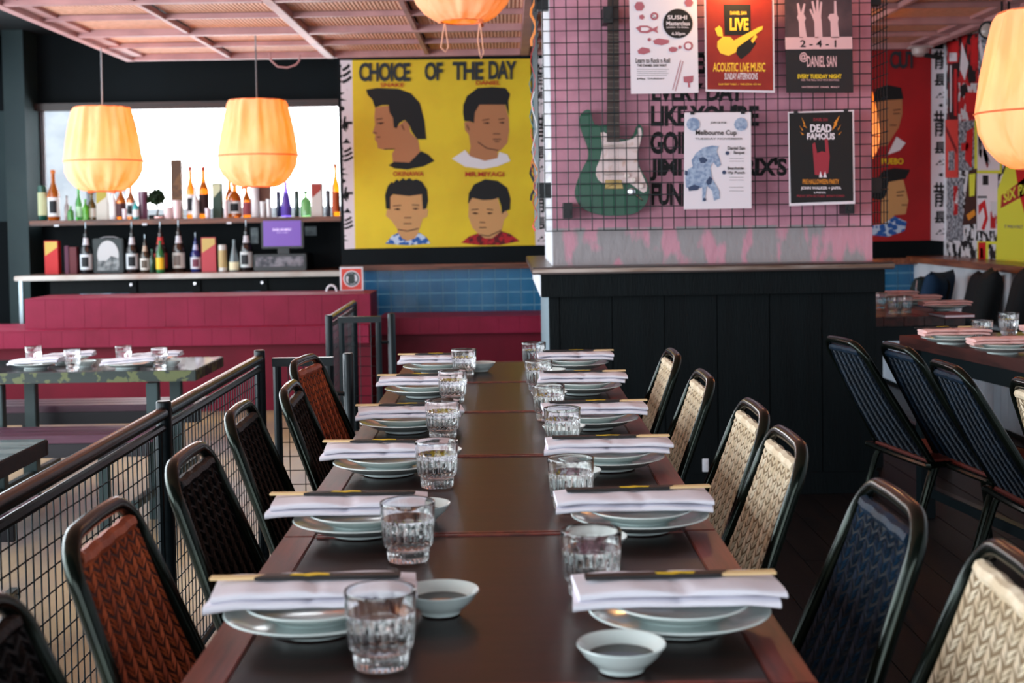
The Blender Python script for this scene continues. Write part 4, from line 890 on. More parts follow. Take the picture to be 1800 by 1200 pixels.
# ------------------------------------------------------------------ tableware prototypes
def plate_prof(r, h, foot, fh):
    return [(0, fh * .6), (foot - .006, fh * .6), (foot - .004, 0), (foot, 0), (foot + .002, fh), (r * .72, fh + .002), (r * .92, h - .003), (r, h), (r - .0015, h + .002), (r * .90, h - .0005), (r * .70, fh + .006), (0, fh + .004)]
def make_plate(name, r, h, foot, fh, cat):
    e = empty(name, (0, 0, 0), 0, 'x', cat); pr = plate_prof(r, h, foot, fh)
    MB().lathe(pr[1:-1], 64, cap0=True, cap1=True).build('dish_body', PORC, e, ang=50); return e
def single_plate(name, r, h, foot, fh, cat):
    pr = plate_prof(r, h, foot, fh); o = MB().lathe(pr[1:-1], 64).build(name, PORC, None, ang=50); return tag(o, 'x', cat)
P_big = single_plate('dinner_plate', .112, .024, .052, .008, 'plate'); P_small = single_plate('side_plate', .086, .020, .046, .005, 'plate')
def make_glass():
    e = empty('water_glass', (0, 0, 0), 0, 'x', 'glass')
    z = [.0, .0015, .008, .017, .0205, .0225, .027, .033, .040, .047, .054, .060, .064, .0665, .072, .080, .0865, .088]
    R = [.0295, .031, .0318, .0322, .0325, .0362, .0372, .0382, .0388, .0392, .0395, .0398, .0400, .0402, .0405, .0409, .0412, .0406]
    amp = [.0, .0008, .0014, .0012, .0, .0, .0013, .0019, .0021, .0020, .0017, .0011, .0004, 0, 0, 0, 0, 0]
    def mod(i, a):
        if i < len(amp):
            n = 10 if i > 4 else 14
            return -amp[i] * (1 - abs(math.cos(n * a))) if i > 4 else -amp[i] * abs(math.sin(n * a))
        return 0
    inner = [(.0388, .0872), (.0384, .08), (.0378, .0665), (.0366, .05), (.0352, .035), (.033, .023), (.028, .0165), (.014, .0150), (.002, .0148)]
    prof = [(.002, .002)] + list(zip(R, z)) + inner
    MB().lathe([(.002, .002)] + list(zip(R, z)) + inner, 120, mod=lambda i, a: mod(i - 1, a) if i > 0 else 0, closed=False).build('tumbler', GLASS, e, ang=28)
    wp = [(.0142, .0149), (.0282, .0164), (.0332, .0229), (.0354, .0349), (.0368, .0499), (.0378, .062), (.0379, .0632)]
    MB().lathe(wp, 48).build('water', WATER, e, ang=30)
    return e
P_glass = make_glass()
def make_dish():
    e = empty('sauce_dish', (0, 0, 0), 0, 'x', 'dish')
    MB().lathe([(.020, .002), (.0215, 0), (.0255, 0), (.0265, .004), (.032, .008), (.042, .017), (.050, .0285), (.0495, .0298), (.0475, .029), (.040, .018), (.031, .010), (.022, .0075), (.004, .007)], 56).build('bowl', PORC, e, ang=50)
    MB().lathe([(.003, .0085), (.030, .0095), (.0375, .0165), (.037, .0168), (.003, .0168)], 48).build('soy_sauce', SOY, e, ang=30)
    return e
P_dish = make_dish()
def make_napkin(seed, m=LINEN, L=.25):
    """a napkin folded in a long strip, its layers splaying at one end, sagging over the plate rim"""
    random.seed(seed); e = empty('napkin', (0, 0, 0), 0, 'x', 'napkin')
    def layer(z, w, sk, ofs, fl):
        mb = MB(); nx, nc = 26, 20; rings = []
        for i in range(nx + 1):
            u = i / nx - .5; ring = []
            flare = 1 + fl * max(0, (abs(u) - .3)) * (1 if u < 0 else .45)
            sag = -.005 * max(0, abs(u) - .36) * 5
            for j in range(nc):
                a = 2 * PI * j / nc; c_, s_ = math.cos(a), math.sin(a)
                yy = w / 2 * (abs(c_) ** .55) * (1 if c_ > 0 else -1) * flare
                t = .0056 * (1 + .25 * fl * max(0, -u - .2))
                zz = t * (abs(s_) ** .6) * (1 if s_ > 0 else -1)
                n_ = noise.noise(Vector((u * 6 + seed, yy * 30, z * 50 + (2 if s_ > 0 else 0)))) * .0028 * (1 if s_ > 0 else .3)
                crease = -.003 * math.exp(-((u + .02 + yy * .6) / .02) ** 2) * (1 if s_ > .2 else 0)
                ring.append(mb.b.verts.new((u * L + sk * yy + ofs, yy + sk * u * .02, z + zz + n_ + sag + crease)))
            rings.append(ring)
        for i in range(nx):
            for j in range(nc): mb.b.faces.new((rings[i][j], rings[i][(j + 1) % nc], rings[i + 1][(j + 1) % nc], rings[i + 1][j]))
        mb.b.faces.new(rings[0][::-1]); mb.b.faces.new(rings[-1]); return mb
    layer(.0068, .112, .05, 0, .28).build('lower_fold', m, e, ang=60)
    layer(.0182, .104, -.05, .003, .22).build('upper_fold', m, e, ang=60)
    return e
def make_sticks():
    """a pair of chopsticks half inside a black paper sleeve; sleeve end at -x"""
    e = empty('chopsticks', (0, 0, 0), 0, 'x', 'chopsticks')
    MB().slab([(-.12, -.0095, 0), (.048, -.0095, 0), (.062, .0095, 0), (-.12, .0095, 0)], (0, 0, .0045)).build('paper_sleeve', SLEEVE, e, bevel=.0008)
    MB().slab([(-.03, -.004, .0048), (-.012, -.008, .0048), (.0, -.003, .0048), (.014, -.006, .0048), (.018, .002, .0048), (.002, .004, .0048), (-.006, .008, .0048), (-.018, .003, .0048), (-.032, .004, .0048)], (0, 0, .0003)).build('sleeve_emblem', YEL, e, smooth=False)
    for s in (-1, 1): MB().box(-.10, .118, s * .0042 - .0028, s * .0042 + .0028, .0004, .0042).build('chopstick', BAMBOO, e, bevel=.0007)
    return e
P_sticks = make_sticks()
P_nap = [make_napkin(k) for k in (1, 2, 3)]
used_ = {}
def put(proto, loc, rz, label, group, rx=0, ry=0):
    k = proto.name; o = place(proto, used_.get(k, False), loc, rz, label, group, rx, ry); used_[k] = True; return o
nth = ['first', 'second', 'third', 'fourth', 'fifth', 'sixth']
side_pos = lambda s, k: '%s place from camera, %s side of long table' % (nth[k], 'left' if s < 0 else 'right')
LG = [(668, 1037), (716, 882), (767, 775), (777.5, 704), (795, 652), (815, 614)]
RG = [(1039, 932), (1003, 805), (988, 717), (964, 677), (947, 634), (938, 602)]
LPs = [(554, 1106), (637, 937), (684, 832), (714, 758), (745, 697), (768, 656)]
RPs = [(1194, 1104), (1125, 930), (1071, 823), (1041, 752), (1025, 692), (1011, 650)]
LN_ = [551, 613, 679, 719, 742, 768]; RN_ = [1186, 1115, 1067, 1046, 1023, 1012]
LD = [(774, 1037), (740, 885), (770, 790), (782, 724), None, (845, 637)]
RD = [(1092, 1131), (1044, 942), (1011, 826), (991, 748), (965, 689), (967, 649)]
random.seed(11)
for s, G, P, NN, D in ((-1, LG, LPs, LN_, LD), (1, RG, RPs, RN_, RD)):
    for k in range(6):
        wp = side_pos(s, k); TZ = .7515
        g = at(*G[k], Z=.838); put(P_glass, (g.x, g.y, TZ - .0002), random.uniform(0, 6), 'ribbed water glass at the ' + wp, 'ribbed water glasses')
        p = at(*P[k], Z=.75)
        put(P_big, (p.x, p.y, TZ), 0, 'white footed dinner plate at the ' + wp, 'large white plates')
        put(P_small, (p.x, p.y, TZ + .0135), 0, 'smaller white plate stacked under the napkin, ' + wp, 'small white plates')
        nx_ = at(NN[k], P[k][1] - 30, Y=p.y).x
        rz = random.uniform(-.05, .05) + (.03 if s < 0 else 0)
        zn = TZ + .0345
        put(P_nap[(k + (s > 0)) % 3], (nx_, p.y + .008, zn), rz + (PI if s > 0 and k % 2 else 0), 'folded white napkin on the plates, ' + wp, 'folded white napkins')
        # the sleeve's open end and the sticks point out from the table
        rs = (PI if s < 0 else 0) + random.uniform(-.04, .04) + (-.03 if s < 0 else .03)
        dx = .01 if s > 0 else -.012
        put(P_sticks, (nx_ + dx, p.y + random.uniform(.006, .02), zn + .0255), rs, 'chopsticks in black sleeve on the napkin, ' + wp, 'sleeved chopsticks')
        if D[k]:
            d = at(*D[k], Z=.78); put(P_dish, (d.x, d.y, TZ), random.uniform(0, 6), 'white dish of soy sauce, ' + wp, 'soy sauce dishes')
# ------------------------------------------------------------------ chairs
def weave(y_of, s0, s1, frame, m, parent, cols=13, pitch=.0105, side=1):
    """herringbone stitches standing proud of the panel; frame(y, s, out) gives the local point"""
    mb = MB(); rows = int((s1 - s0) / pitch)
    for r in range(rows):
        s = s0 + (r + .5 + (.25 if r % 2 else 0)) * pitch; hw = y_of(s) - .004; cw = 2 * hw / cols
        for c in range(cols):
            yc = -hw + (c + .5) * cw + random.uniform(-.0004, .0004); sl = (.45 if c % 2 else -.45) * cw
            a0, a1 = yc - cw * .53, yc + cw * .53; hh = pitch * .33; o = .0048 * side * random.uniform(.75, 1.1)
            P = [frame(a0, s - sl, .0005 * side), frame(yc, s - hh, .001 * side), frame(a1, s + sl, .0005 * side), frame(yc, s + hh, .001 * side), frame(yc, s, o)]
            v = [mb.b.verts.new(p) for p in P]
            for i in range(4): mb.b.faces.new((v[i], v[(i + 1) % 4], v[4]))
    o = mb.build('weave', m, parent, ang=80); o['kind'] = 'stuff'; return o
LEAN = math.radians(21); cl, sl_ = math.cos(LEAN), math.sin(LEAN)
def make_chair(key, m, mback, lean=21, seat=None):
    cl, sl_ = math.cos(math.radians(lean)), math.sin(math.radians(lean))
    e = empty('dining_chair', (0, 0, 0), 0, 'x', 'chair')
    fr = lambda y, s, out=0: Vector((-.185 - s * sl_ + out * cl, y, .445 + s * cl + out * sl_))
    # back frame: one bent tube with round shoulders
    top = .445; rc = .07; hwb, hwt = .205, .150
    pts = []
    for i in range(8): s = -.01 + (top - rc + .01) * i / 7; pts.append(fr(-(hwb + (hwt - hwb) * max(0, s) / (top - rc)), s))
    for i in range(1, 9): a = PI / 2 * i / 8; pts.append(fr(-(hwt - rc) - rc * math.cos(a), top - rc + rc * math.sin(a)))
    right = [Vector((p.x, -p.y, p.z)) for p in pts[:16]][::-1]
    MB().tube(pts[:16] + [fr(-.03, top + .0015), fr(0, top + .002), fr(.03, top + .0015)] + right, .0118, 12, up=(1, 0, 0)).build('back_frame', FRAME, e, ang=60)
    MB().tube([fr(-.142, .412, .0), fr(.142, .412, .0)], .007, 8).build('cross_rail', FRAME, e)
    def yo(s):
        k = top - rc
        return (hwb + (hwt - hwb) * max(0, s) / k if s < k else (hwt - rc) + rc * math.sqrt(max(0, 1 - ((s - k) / rc) ** 2))) - .013
    # woven panel with rolled top edge
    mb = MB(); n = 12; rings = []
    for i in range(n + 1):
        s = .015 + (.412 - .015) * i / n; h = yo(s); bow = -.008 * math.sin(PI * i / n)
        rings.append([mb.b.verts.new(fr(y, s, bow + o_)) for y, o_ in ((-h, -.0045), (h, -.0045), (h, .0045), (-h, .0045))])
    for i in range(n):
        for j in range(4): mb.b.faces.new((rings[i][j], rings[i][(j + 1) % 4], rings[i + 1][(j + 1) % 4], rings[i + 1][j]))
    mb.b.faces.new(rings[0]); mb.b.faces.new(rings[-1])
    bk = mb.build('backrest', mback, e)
    bf = lambda y, s, out: fr(y, s, out + (.0045 if out > 0 else -.0045) - .008 * math.sin(PI * (s - .015) / .397))
    weave(yo, .02, .402, bf, m, bk, side=1); weave(yo, .02, .402, bf, m, bk, side=-1)
    rr = [fr(y, .411 + .001 * math.sin(y * 90), 0) for y in [(-.118 + .236 * i / 24) for i in range(25)]]
    MB().tube(rr, [.0115 + .0006 * (i % 2) for i in range(25)], 8).build('rolled_edge', m, e)
    # seat
    mb = MB(); mb.box(-.205, .215, -.205, .205, .430, .452); mb.build('seat', seat or m, e, bevel=.008)
    sf = lambda y, s, out: Vector((s, y, .452 + out))
    o = None if seat else weave(lambda s: .195, -.19, .20, sf, m, e, cols=14, pitch=.0125, side=1)
    if o: o.name = 'seat_weave'
    fp = catmull([(-.21, -.205, 0), (-.17, -.215, 0), (.18, -.212, 0), (.225, -.18, 0), (.225, .18, 0), (.18, .212, 0), (-.17, .215, 0), (-.21, .205, 0)], 4)
    MB().tube([p + Vector((0, 0, .437)) for p in fp], .0105, 8, cyc=True).build('seat_frame', FRAME, e)
    for s in (-1, 1):
        MB().tube([(-.175, s * .20, .432), (-.19, s * .205, .40), (-.31, s * .215, .012)], [.0105, .0105, .009], 10).tube([(-.312, s * .215, .014), (-.318, s * .2155, 0)], .0115, 10).build('leg', FRAME, e)
        MB().tube([(.185, s * .195, .432), (.20, s * .20, .40), (.255, s * .205, .012)], [.0105, .0105, .009], 10).tube([(.2555, s * .205, .014), (.258, s * .2055, 0)], .0115, 10).build('leg', FRAME, e)
    return e
random.seed(5)
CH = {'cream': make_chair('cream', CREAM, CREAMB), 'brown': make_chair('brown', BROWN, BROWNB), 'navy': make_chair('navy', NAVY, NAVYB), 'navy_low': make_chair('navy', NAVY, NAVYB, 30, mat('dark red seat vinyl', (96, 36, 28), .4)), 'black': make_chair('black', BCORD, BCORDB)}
def chair(key, px, py, face, label, group, rz=0, dz=0):
    """the arch's top centre seen at (px, py); face=0 looks along +X, face=PI along -X"""
    L_ = math.radians(30 if key == 'navy_low' else 21); TOPX = .185 + .445 * math.sin(L_)
    t = at(px, py, Z=.445 + .445 * math.cos(L_) + .013 + dz); a = face + rz
    loc = (t.x + TOPX * math.cos(a), t.y + TOPX * math.sin(a), dz)
    put(CH[key], loc, a, label, group)
GL = 'woven chairs on the left of the long table'; GRr = 'woven chairs on the right of the long table'
chair('black', -77, 1078, 0, 'black chair cut off at the bottom left corner of the picture', GL)
chair('brown', 168, 893, 0, 'brown woven chair nearest the camera left of the long table', GL)
chair('black', 327, 787, 0, 'black chair just beyond the nearest brown chair left of the long table', GL)
chair('black', 418, 709, 0, 'black chair, middle of the three black ones beyond the brown chair', GL, .02)
chair('black', 507, 672, 0, 'black chair directly before the farthest brown chair left of the table', GL, .04)
chair('brown', 533, 625, 0, 'farthest brown woven chair on the left, by the low gate', GL, -.12)
chair('cream', 1800, 976, PI, 'cream woven chair nearest the camera at the bottom right corner', GRr, -.05)
chair('navy', 1575, 858, PI, 'navy woven chair on the right of the long table', GRr)
chair('cream', 1388, 757, PI, 'cream woven chair just beyond the navy chair right of the long table', GRr)
chair('cream', 1328, 706, PI, 'second cream woven chair beyond the navy chair', GRr)
chair('cream', 1239, 652, PI, 'third cream woven chair beyond the navy chair', GRr)
chair('cream', 1184, 614, PI, 'farthest cream woven chair on the right of the long table', GRr)
GS = 'chairs at the right side table'
chair('navy_low', 1478, 592, 0, 'leftmost navy chair pushed to the right side table in front of the pillar', GS, .16, -.0)
chair('navy_low', 1576, 603, 0, 'middle navy chair of the three at the right side table', GS, .1)
chair('navy_low', 1662, 635, 0, 'rightmost navy chair of the three at the right side table', GS, .02)
chair('cream', 1815, 668, 0, 'cream woven chair half cut off by the right picture edge at the side table', GS)
# ------------------------------------------------------------------ fence of mesh panels
def fence_bits(e, o, a, b, ztop, zbot, rail=True, cx=.038, cz=.046, frame=True):
    a, b = Vector(a) - o, Vector(b) - o; d = (b - a); L = d.length; u = d / L
    if rail: MB().tube([a + Vector((0, 0, ztop)), b + Vector((0, 0, ztop))], .017, 14).build('top_rail', RAILP, e)
    z1 = ztop - .036; mb = MB()
    for z in (z1, zbot): mb.tube([a + Vector((0, 0, z)), b + Vector((0, 0, z))], .011, 8)
    for p in (a + u * .03, b - u * .03): mb.tube([p + Vector((0, 0, zbot)), p + Vector((0, 0, z1))], .009, 8)
    mb.build('panel_frame', FRAMEP, e)
    mb = MB(); n = int(L / cx); off = Vector((-u.y, u.x, 0)) * .0025
    for k in range(1, n): p = a + u * (L * k / n); mb.tube([p + Vector((0, 0, zbot)), p + Vector((0, 0, z1))], .0017, 5)
    n = int((z1 - zbot) / cz)
    for k in range(1, n + 1): z = z1 - k * cz; mb.tube([a + off + Vector((0, 0, z)), b + off + Vector((0, 0, z))], .0017, 5)
    m = mb.build('wire_mesh', FRAMEP, e); m['kind'] = 'stuff'
def post(e, o, p, z0, z1, r=.019):
    p = Vector(p) - o; MB().lathe([(r * .9, z0), (r, z0 + .002), (r, z1 - .004), (r * .85, z1)], 18, c=(p.x, p.y, 0)).build('post', FRAMEP, e)
    MB().lathe([(r * 2, z0), (r * 2, z0 + .008), (r, z0 + .010)], 18, c=(p.x, p.y, 0)).build('base_plate', FRAMEP, e)
ZF = .785; FXa = at(283, 725, Z=ZF); FXb = at(460, 630, Z=ZF); fx = (FXa.x + FXb.x) / 2
dY = FXb.y - FXa.y
o = Vector((fx, FXa.y, 0)); fe = empty('mesh_fence', o, 0, 'low dark wire mesh fence running along the left row of chairs', 'fence')
pys = [FXa.y - 2 * dY, FXa.y - dY, FXa.y, FXb.y]
for y in pys: post(fe, o, (fx, y, 0), 0, ZF + .03)
for a, b in zip(pys, pys[1:]): fence_bits(fe, o, (fx, a + .022, 0), (fx, b - .022, 0), ZF, .09)
def gate(label, x0, x1, xp, Y, zt_, name='mesh_gate'):
    o = Vector((x0, Y, 0)); e = empty(name, o, 0, label, 'gate'); w = x1 - x0; r = .015
    MB().tube([(r, 0, 0.0), (r, 0, zt_ - r)], r, 10).tube([(w - r, 0, 0.0), (w - r, 0, zt_ - r)], r, 10).box(0, w, -r, r, zt_ - 2 * r, zt_).box(0, w, -r * .8, r * .8, .08, .08 + 1.6 * r).build('gate_frame', FRAMEP, e, bevel=0)
    mb = MB(); n = max(3, int(w / .05))
    for k in range(1, n): mb.tube([(w * k / n, 0, .1), (w * k / n, 0, zt_ - .03)], .0018, 5)
    for k in range(int((zt_ - .14) / .05)): z = .13 + k * .05; mb.tube([(r, 0, z), (w - r, 0, z)], .0018, 5)
    m = mb.build('wire_mesh', FRAMEP, e); m['kind'] = 'stuff'
    for z in (zt_ - .13, .2): MB().tube([(w - r, 0, z), (xp - x0, 0, z)], .008, 8).build('hinge', FRAMEP, e)
    MB().lathe([(.019, 0), (.019, zt_ + .008), (.016, zt_ + .013)], 18, c=(xp - x0, 0, 0)).build('post', FRAMEP, e)
Yg = FXb.y + .06
gate('low mesh gate panel with a post beside the farthest brown chair', at(479, 628, Y=Yg).x, at(586, 628, Y=Yg).x, at(612, 628, Y=Yg).x, Yg, at(530, 628, Y=Yg).z)
Y2 = at(637, 556, Z=at(530, 628, Y=Yg).z).y; z2 = at(637, 556, Y=Y2).z
gate('far mesh gate panel with a post before the magenta bench', at(594, 556, Y=Y2).x, at(670, 556, Y=Y2).x, at(688, 556, Y=Y2).x, Y2, z2)
xa = at(578, 557, Y=Y2).x; Y3 = Y2 + 1.35
o = Vector((xa, Y2, 0)); fe = empty('mesh_fence', o, 0, 'far short run of mesh fence leading from the far gate to the bar', 'fence')
post(fe, o, (xa, Y2, 0), 0, z2 + .01); xb = at(622, 530, Y=Y3).x; post(fe, o, (xb, Y3, 0), 0, at(622, 530, Y=Y3).z)
fence_bits(fe, o, (xa, Y2 + .02, 0), (xb, Y3 - .02, 0), z2 - .012, .09)
# ------------------------------------------------------------------ left picnic tables
CAMO = mat('camouflage printed table edge', (34, 48, 44), .4, col2=(92, 100, 60), scale=17, ramp=(.52, .55), coat=.2)
CTOP = mat('dark glossy picnic table top', (66, 52, 58), .2, col2=(42, 48, 46), scale=4, coat=.5)
MTOP = mat('grey green stone table top', (150, 168, 168), .25, col2=(92, 116, 120), scale=3, stretch=(.4, 3, 1), coat=.4)
PSL = mat('plum painted bench slat', (92, 54, 74), .4, col2=(74, 40, 58), scale=4, stretch=(.5, 4, 4))
GLEG = mat('grey green steel leg', (46, 66, 68), .45)
zp = .58; zbn = .335; FLZ = -.13
def picnic(label, x0, x1, y0, y1, top, edge, bn=True):
    e = empty('picnic_table', (x1, (y0 + y1) / 2, FLZ), 0, label, 'picnic table'); c = Vector(e.location)
    def b(n, m, X0, X1, Y0, Y1, Z0, Z1, bev=.003): return MB().box(X0 - c.x, X1 - c.x, Y0 - c.y, Y1 - c.y, Z0 - c.z, Z1 - c.z).build(n, m, e, bevel=bev)
    b('tabletop', top, x0 + .004, x1 - .004, y0 + .004, y1 - .004, zp - .045, zp)
    for a in ((x0, x1, y0, y0 + .02), (x0, x1, y1 - .02, y1), (x1 - .02, x1, y0 + .02, y1 - .02)): b('edge_band', edge, *a, zp - .052, zp - .002)
    for x in (x1 - .25, x1 - .98):
        for y in (y0 + .06, y1 - .12): b('leg', GLEG, x, x + .055, y, y + .055, FLZ, zp - .065)
        b('leg_brace', GLEG, x + .01, x + .045, y0 - .28, y1 + .28, FLZ + .12, FLZ + .16)
    for s, yy in ((0, y0 - .34), (1, y1 + .05)):
        for k in range(3): b('bench_slat', PSL, x0, x1 - .12, yy + k * .097, yy + k * .097 + .09, zbn - .035, zbn)
        b('bench_apron', mat('dark bench apron', (28, 26, 34), .5), x0, x1 - .14, yy + .01, yy + .03, zbn - .10, zbn - .037)
        for x in (x1 - .40, x1 - 1.1): b('bench_leg', GLEG, x, x + .045, yy + .12, yy + .165, FLZ, zbn - .037)
    return e
pA = at(343, 650, Z=zp); pB = at(390, 628, Z=zp); xr = (pA.x + pB.x) / 2
picnic('camouflage edged picnic table in front of the magenta bar, with plum benches', -3.9, xr, pA.y, pB.y + .05, CTOP, CAMO)
qA = at(85, 771, Z=zp)
picnic('grey topped picnic table behind the fence at the left picture edge', -3.9, qA.x, qA.y - .56, qA.y, MTOP, WOODD)
used_np = 0
for k, (px, py) in enumerate(((63, 643), (117, 633), (223, 643), (270, 633))):
    p = at(px, py + 4, Z=zp); w = ['far left front', 'far left back', 'right front', 'right back'][k] + ' of the camouflage table'
    put(P_big, (p.x, p.y, zp + .001), 0, 'white plate at the ' + w, 'plates on the camouflage table')
    put(P_nap[k % 3], (p.x + .01, p.y, zp + .027), random.uniform(-.3, .3), 'crumpled napkin at the ' + w, 'napkins on the camouflage table', ry=-.06)
p = at(372 / 4.5 + 60, 633, Z=zp)
for k, (px, py) in enumerate(((150, 634), (300, 633))):
    p = at(px, py, Z=zp + .03); put(P_dish, (p.x, p.y, zp + .001), 0, 'small dish at the back of the camouflage table, %s one' % ('left', 'right')[k], 'dishes on the camouflage table')
for k, (px, py) in enumerate(((59, 612), (127, 618), (217, 611), (280, 615))):
    p = at(px, py, Z=zp + .084); o_ = put(P_glass, (p.x, p.y, zp + .001), 0, 'water glass on the camouflage table, %s from the left' % nth[k], 'glasses on the camouflage table'); o_.scale = (.95, .95, 1.05)
# ------------------------------------------------------------------ right side tables
TW = mat('worn dark red table timber', (74, 38, 34), .3, col2=(48, 26, 24), scale=5, stretch=(6, .8, 6), coat=.2)
def side_table(label, x0, x1, y0, y1, z, rz=0):
    e = empty('side_table', ((x0 + x1) / 2, (y0 + y1) / 2, 0), rz, label, 'table'); w = (x1 - x0) / 2; d = (y1 - y0) / 2
    n = 5
    for k in range(n): MB().box(-w + 2 * w * k / n + .001, -w + 2 * w * (k + 1) / n - .001, -d, d, z - .045, z).build('top_plank', TW, e, bevel=.002)
    for sx in (-1, 1):
        for sy in (-1, 1): MB().box(sx * (w - .08) - .03, sx * (w - .08) + .03, sy * (d - .08) - .03, sy * (d - .08) + .03, 0, z - .045).build('leg', FRAMEP, e, bevel=.003)
        MB().box(sx * (w - .08) - .02, sx * (w - .08) + .02, -d + .1, d - .1, .1, .14).build('stretcher', FRAMEP, e, bevel=.003)
    MB().box(-w + .05, w - .05, -d + .03, d - .03, z - .12, z - .046).build('apron', FRAMEP, e, bevel=.003)
    return e
a = at(1580, 589, Z=.75); b_ = at(1800, 633, Z=.75)
th = math.atan2(b_.x - a.x, a.y - b_.y)
Ls = 2.1; W_ = .72; cx_ = a.x + math.sin(th) * Ls / 2 + math.cos(th) * W_ / 2; cy_ = a.y - math.cos(th) * Ls / 2 + math.sin(th) * W_ / 2
st1 = side_table('dark red timber side table with plates at the right picture edge', cx_ - W_ / 2, cx_ + W_ / 2, cy_ - Ls / 2, cy_ + Ls / 2, .75, th)
a2 = at(1697, 555, Z=.75)
side_table('far side table with pink lit napkins beside the cushioned bench', a2.x - .50, a2.x, a2.y, a2.y + 1.5, .75)
gq = 'settings on the right side table'
P_pink = make_napkin(9, LITLINEN)
for k, (px, py) in enumerate(((1672, 604), (1762, 621), (1850, 596))):
    p = at(px, py, Z=.75); w = ('left plate', 'right plate', 'plate cut off by the picture edge')[k] + ' of right side table'
    put(P_big, (p.x, p.y, .751), 0, 'white dinner plate, ' + w, 'plates on the right side table')
    put(P_small, (p.x, p.y, .7645), 0, 'smaller plate on the ' + w, 'small plates on the right side table')
    put(P_pink, (p.x + .01, p.y, .7855), random.uniform(-.1, .1), 'pink lit napkin on the ' + w, 'napkins on the right side table')
p = at(1672, 604, Z=.75); put(P_sticks, (p.x - .02, p.y + .015, .7855 + .0255), 0.1, 'chopsticks lying on the left pink lit napkin of the right side table', 'chopsticks on the right side table')
for k, (px, py) in enumerate(((1726, 563), (1773, 550))):
    p = at(px, py, Z=.838); put(P_glass, (p.x, p.y, .751), k, ('wide water glass between the two plates of the right side table', 'water glass behind the right plate of the right side table')[k], 'glasses on the right side table')
for k, (px, py) in enumerate(((1572, 522), (1612, 530), (1660, 541))):
    p = at(px, py + 4, Z=.75); w = ('back', 'middle', 'front')[k] + ' place of the far side table'
    put(P_big, (p.x, p.y, .751), 0, 'white plate at the ' + w, 'plates on the far side table')
    put(P_pink, (p.x, p.y, .777), random.uniform(-.2, .2), 'pink lit napkin at the ' + w, 'napkins on the far side table')
for k, (px, py) in enumerate(((1545, 514), (1573, 521), (1590, 520))):
    p = at(px, py, Z=.838); put(P_glass, (p.x, p.y, .751), k, ('leftmost glass on the far side table next to the pillar', 'middle glass on the far side table', 'right glass on the far side table')[k], 'glasses on the far side table')
p = at(1672, 551, Z=.765)
mn = empty('menu_book', (p.x, p.y, .751), .1, 'closed dark red menu lying on the front edge of the far side table', 'menu')
MB().box(-.075, .075, -.1, .1, 0, .003).build('cover', mat('menu cover', (120, 40, 52), .5), mn); MB().box(-.072, .073, -.098, .098, .003, .013).build('pages', PAPER, mn); MB().box(-.075, .075, -.1, .1, .013, .016).build('cover', mat('menu cover', (120, 40, 52), .5), mn)
# cushioned bench along the right wall
bxl = 2.78; wb = empty('wall_bench', (bxl, 7.5, 0), 0, 'white boarded bench with dark seat along the right wall', 'bench')
MB().box(0, 3.31 - bxl, -2.4, 3.6, .40, .45).build('seat_top', BLK, wb, bevel=.004)
MB().box(.03, 3.30 - bxl, -2.38, 3.58, 0, .40).build('carcass', BLK, wb)
WB = mat('pale blue white boards', (196, 212, 226), .6, col2=(180, 196, 212), scale=5, bump=.1)
for k in range(48):
    y = -2.4 + k * .125; MB().box(.012, .03, y + .0015, y + .1235, .03, .30).build('front_board', WB, wb, bevel=.001)
    MB().box(.012, .03, y + .0015, y + .1235, .31, .40).build('front_board', WB, wb, bevel=.001)
CUSH = [((26, 44, 50), 1625, 487, 'grey black cushion at the far end of the wall bench'), ((12, 18, 24), 1662, 480, 'black cushion with a white and red label on the wall bench'), ((16, 52, 84), 1668, 478, 'blue cushion leaning beside the labelled black one'),
        ((18, 24, 30), 1697, 484, 'dark cushion right behind the blue cushion'), ((14, 22, 26), 1738, 492, 'large black cushion right of the blue cushion'), ((14, 24, 30), 1800, 511, 'black cushion cut off by the right picture edge')]
def cushion(col, Y, label, w=.46, rz=0, x=3.14, lean=.32):
    e = empty('cushion', (x, Y, .462), rz, label, 'cushion', 'cushions along the right wall bench'); n = 12; mb = MB(); Vv = {}
    for sgn in (1, -1):
        for i in range(n + 1):
            for j in range(n + 1):
                u, v = i / n * 2 - 1, j / n * 2 - 1; t = .075 * (1 - u ** 4) ** .5 * (1 - v ** 4) ** .5; pin = 1 - .06 * (1 - u * u) * 0 - .07 * (1 - v * v) * abs(u) - .0
                q = Vector((0 + sgn * t, u * w / 2 * (1 - .08 * (1 - v * v)), v * w / 2 * (1 - .08 * (1 - u * u))))
                q.z += w / 2; q.x += .004 * noise.noise(q * 9)
                q = Matrix.Rotation(lean, 3, 'Y') @ q
                key = (i, j) if i in (0, n) or j in (0, n) else (i, j, sgn)
                if key not in Vv: Vv[key] = mb.b.verts.new(q)
    g = lambda i, j, s: Vv[(i, j)] if i in (0, n) or j in (0, n) else Vv[(i, j, s)]
    for s in (1, -1):
        for i in range(n):
            for j in range(n): mb.b.faces.new((g(i, j, s), g(i + 1, j, s), g(i + 1, j + 1, s), g(i, j + 1, s)))
    mb.build('cover', mat('cushion cloth %s' % (col,), col, .85, bump=.1), e, ang=80)
    return e
for k, (col, px, py, lab) in enumerate(CUSH):
    t = at(px, py, X=3.12); e = cushion(col, t.y, lab, rz=(-.55, -.35, -.7, -.1, -.25, -.2)[k], x=(3.05, 3.02, 2.98, 3.16, 3.05, 3.05)[k], lean=.24, w=(.34, .37, .40, .40, .44, .46)[k])
    if k == 1:
        MB().box(-.1, -.094, -.07, .07, .24, .31).build('cloth_label', PAPER, e, bevel=.001).rotation_euler = (.35, 0, 0)
        MB().box(-.1015, -.1, -.045, .045, .262, .288).build('label_print', RED, e).rotation_euler = (.35, 0, 0)
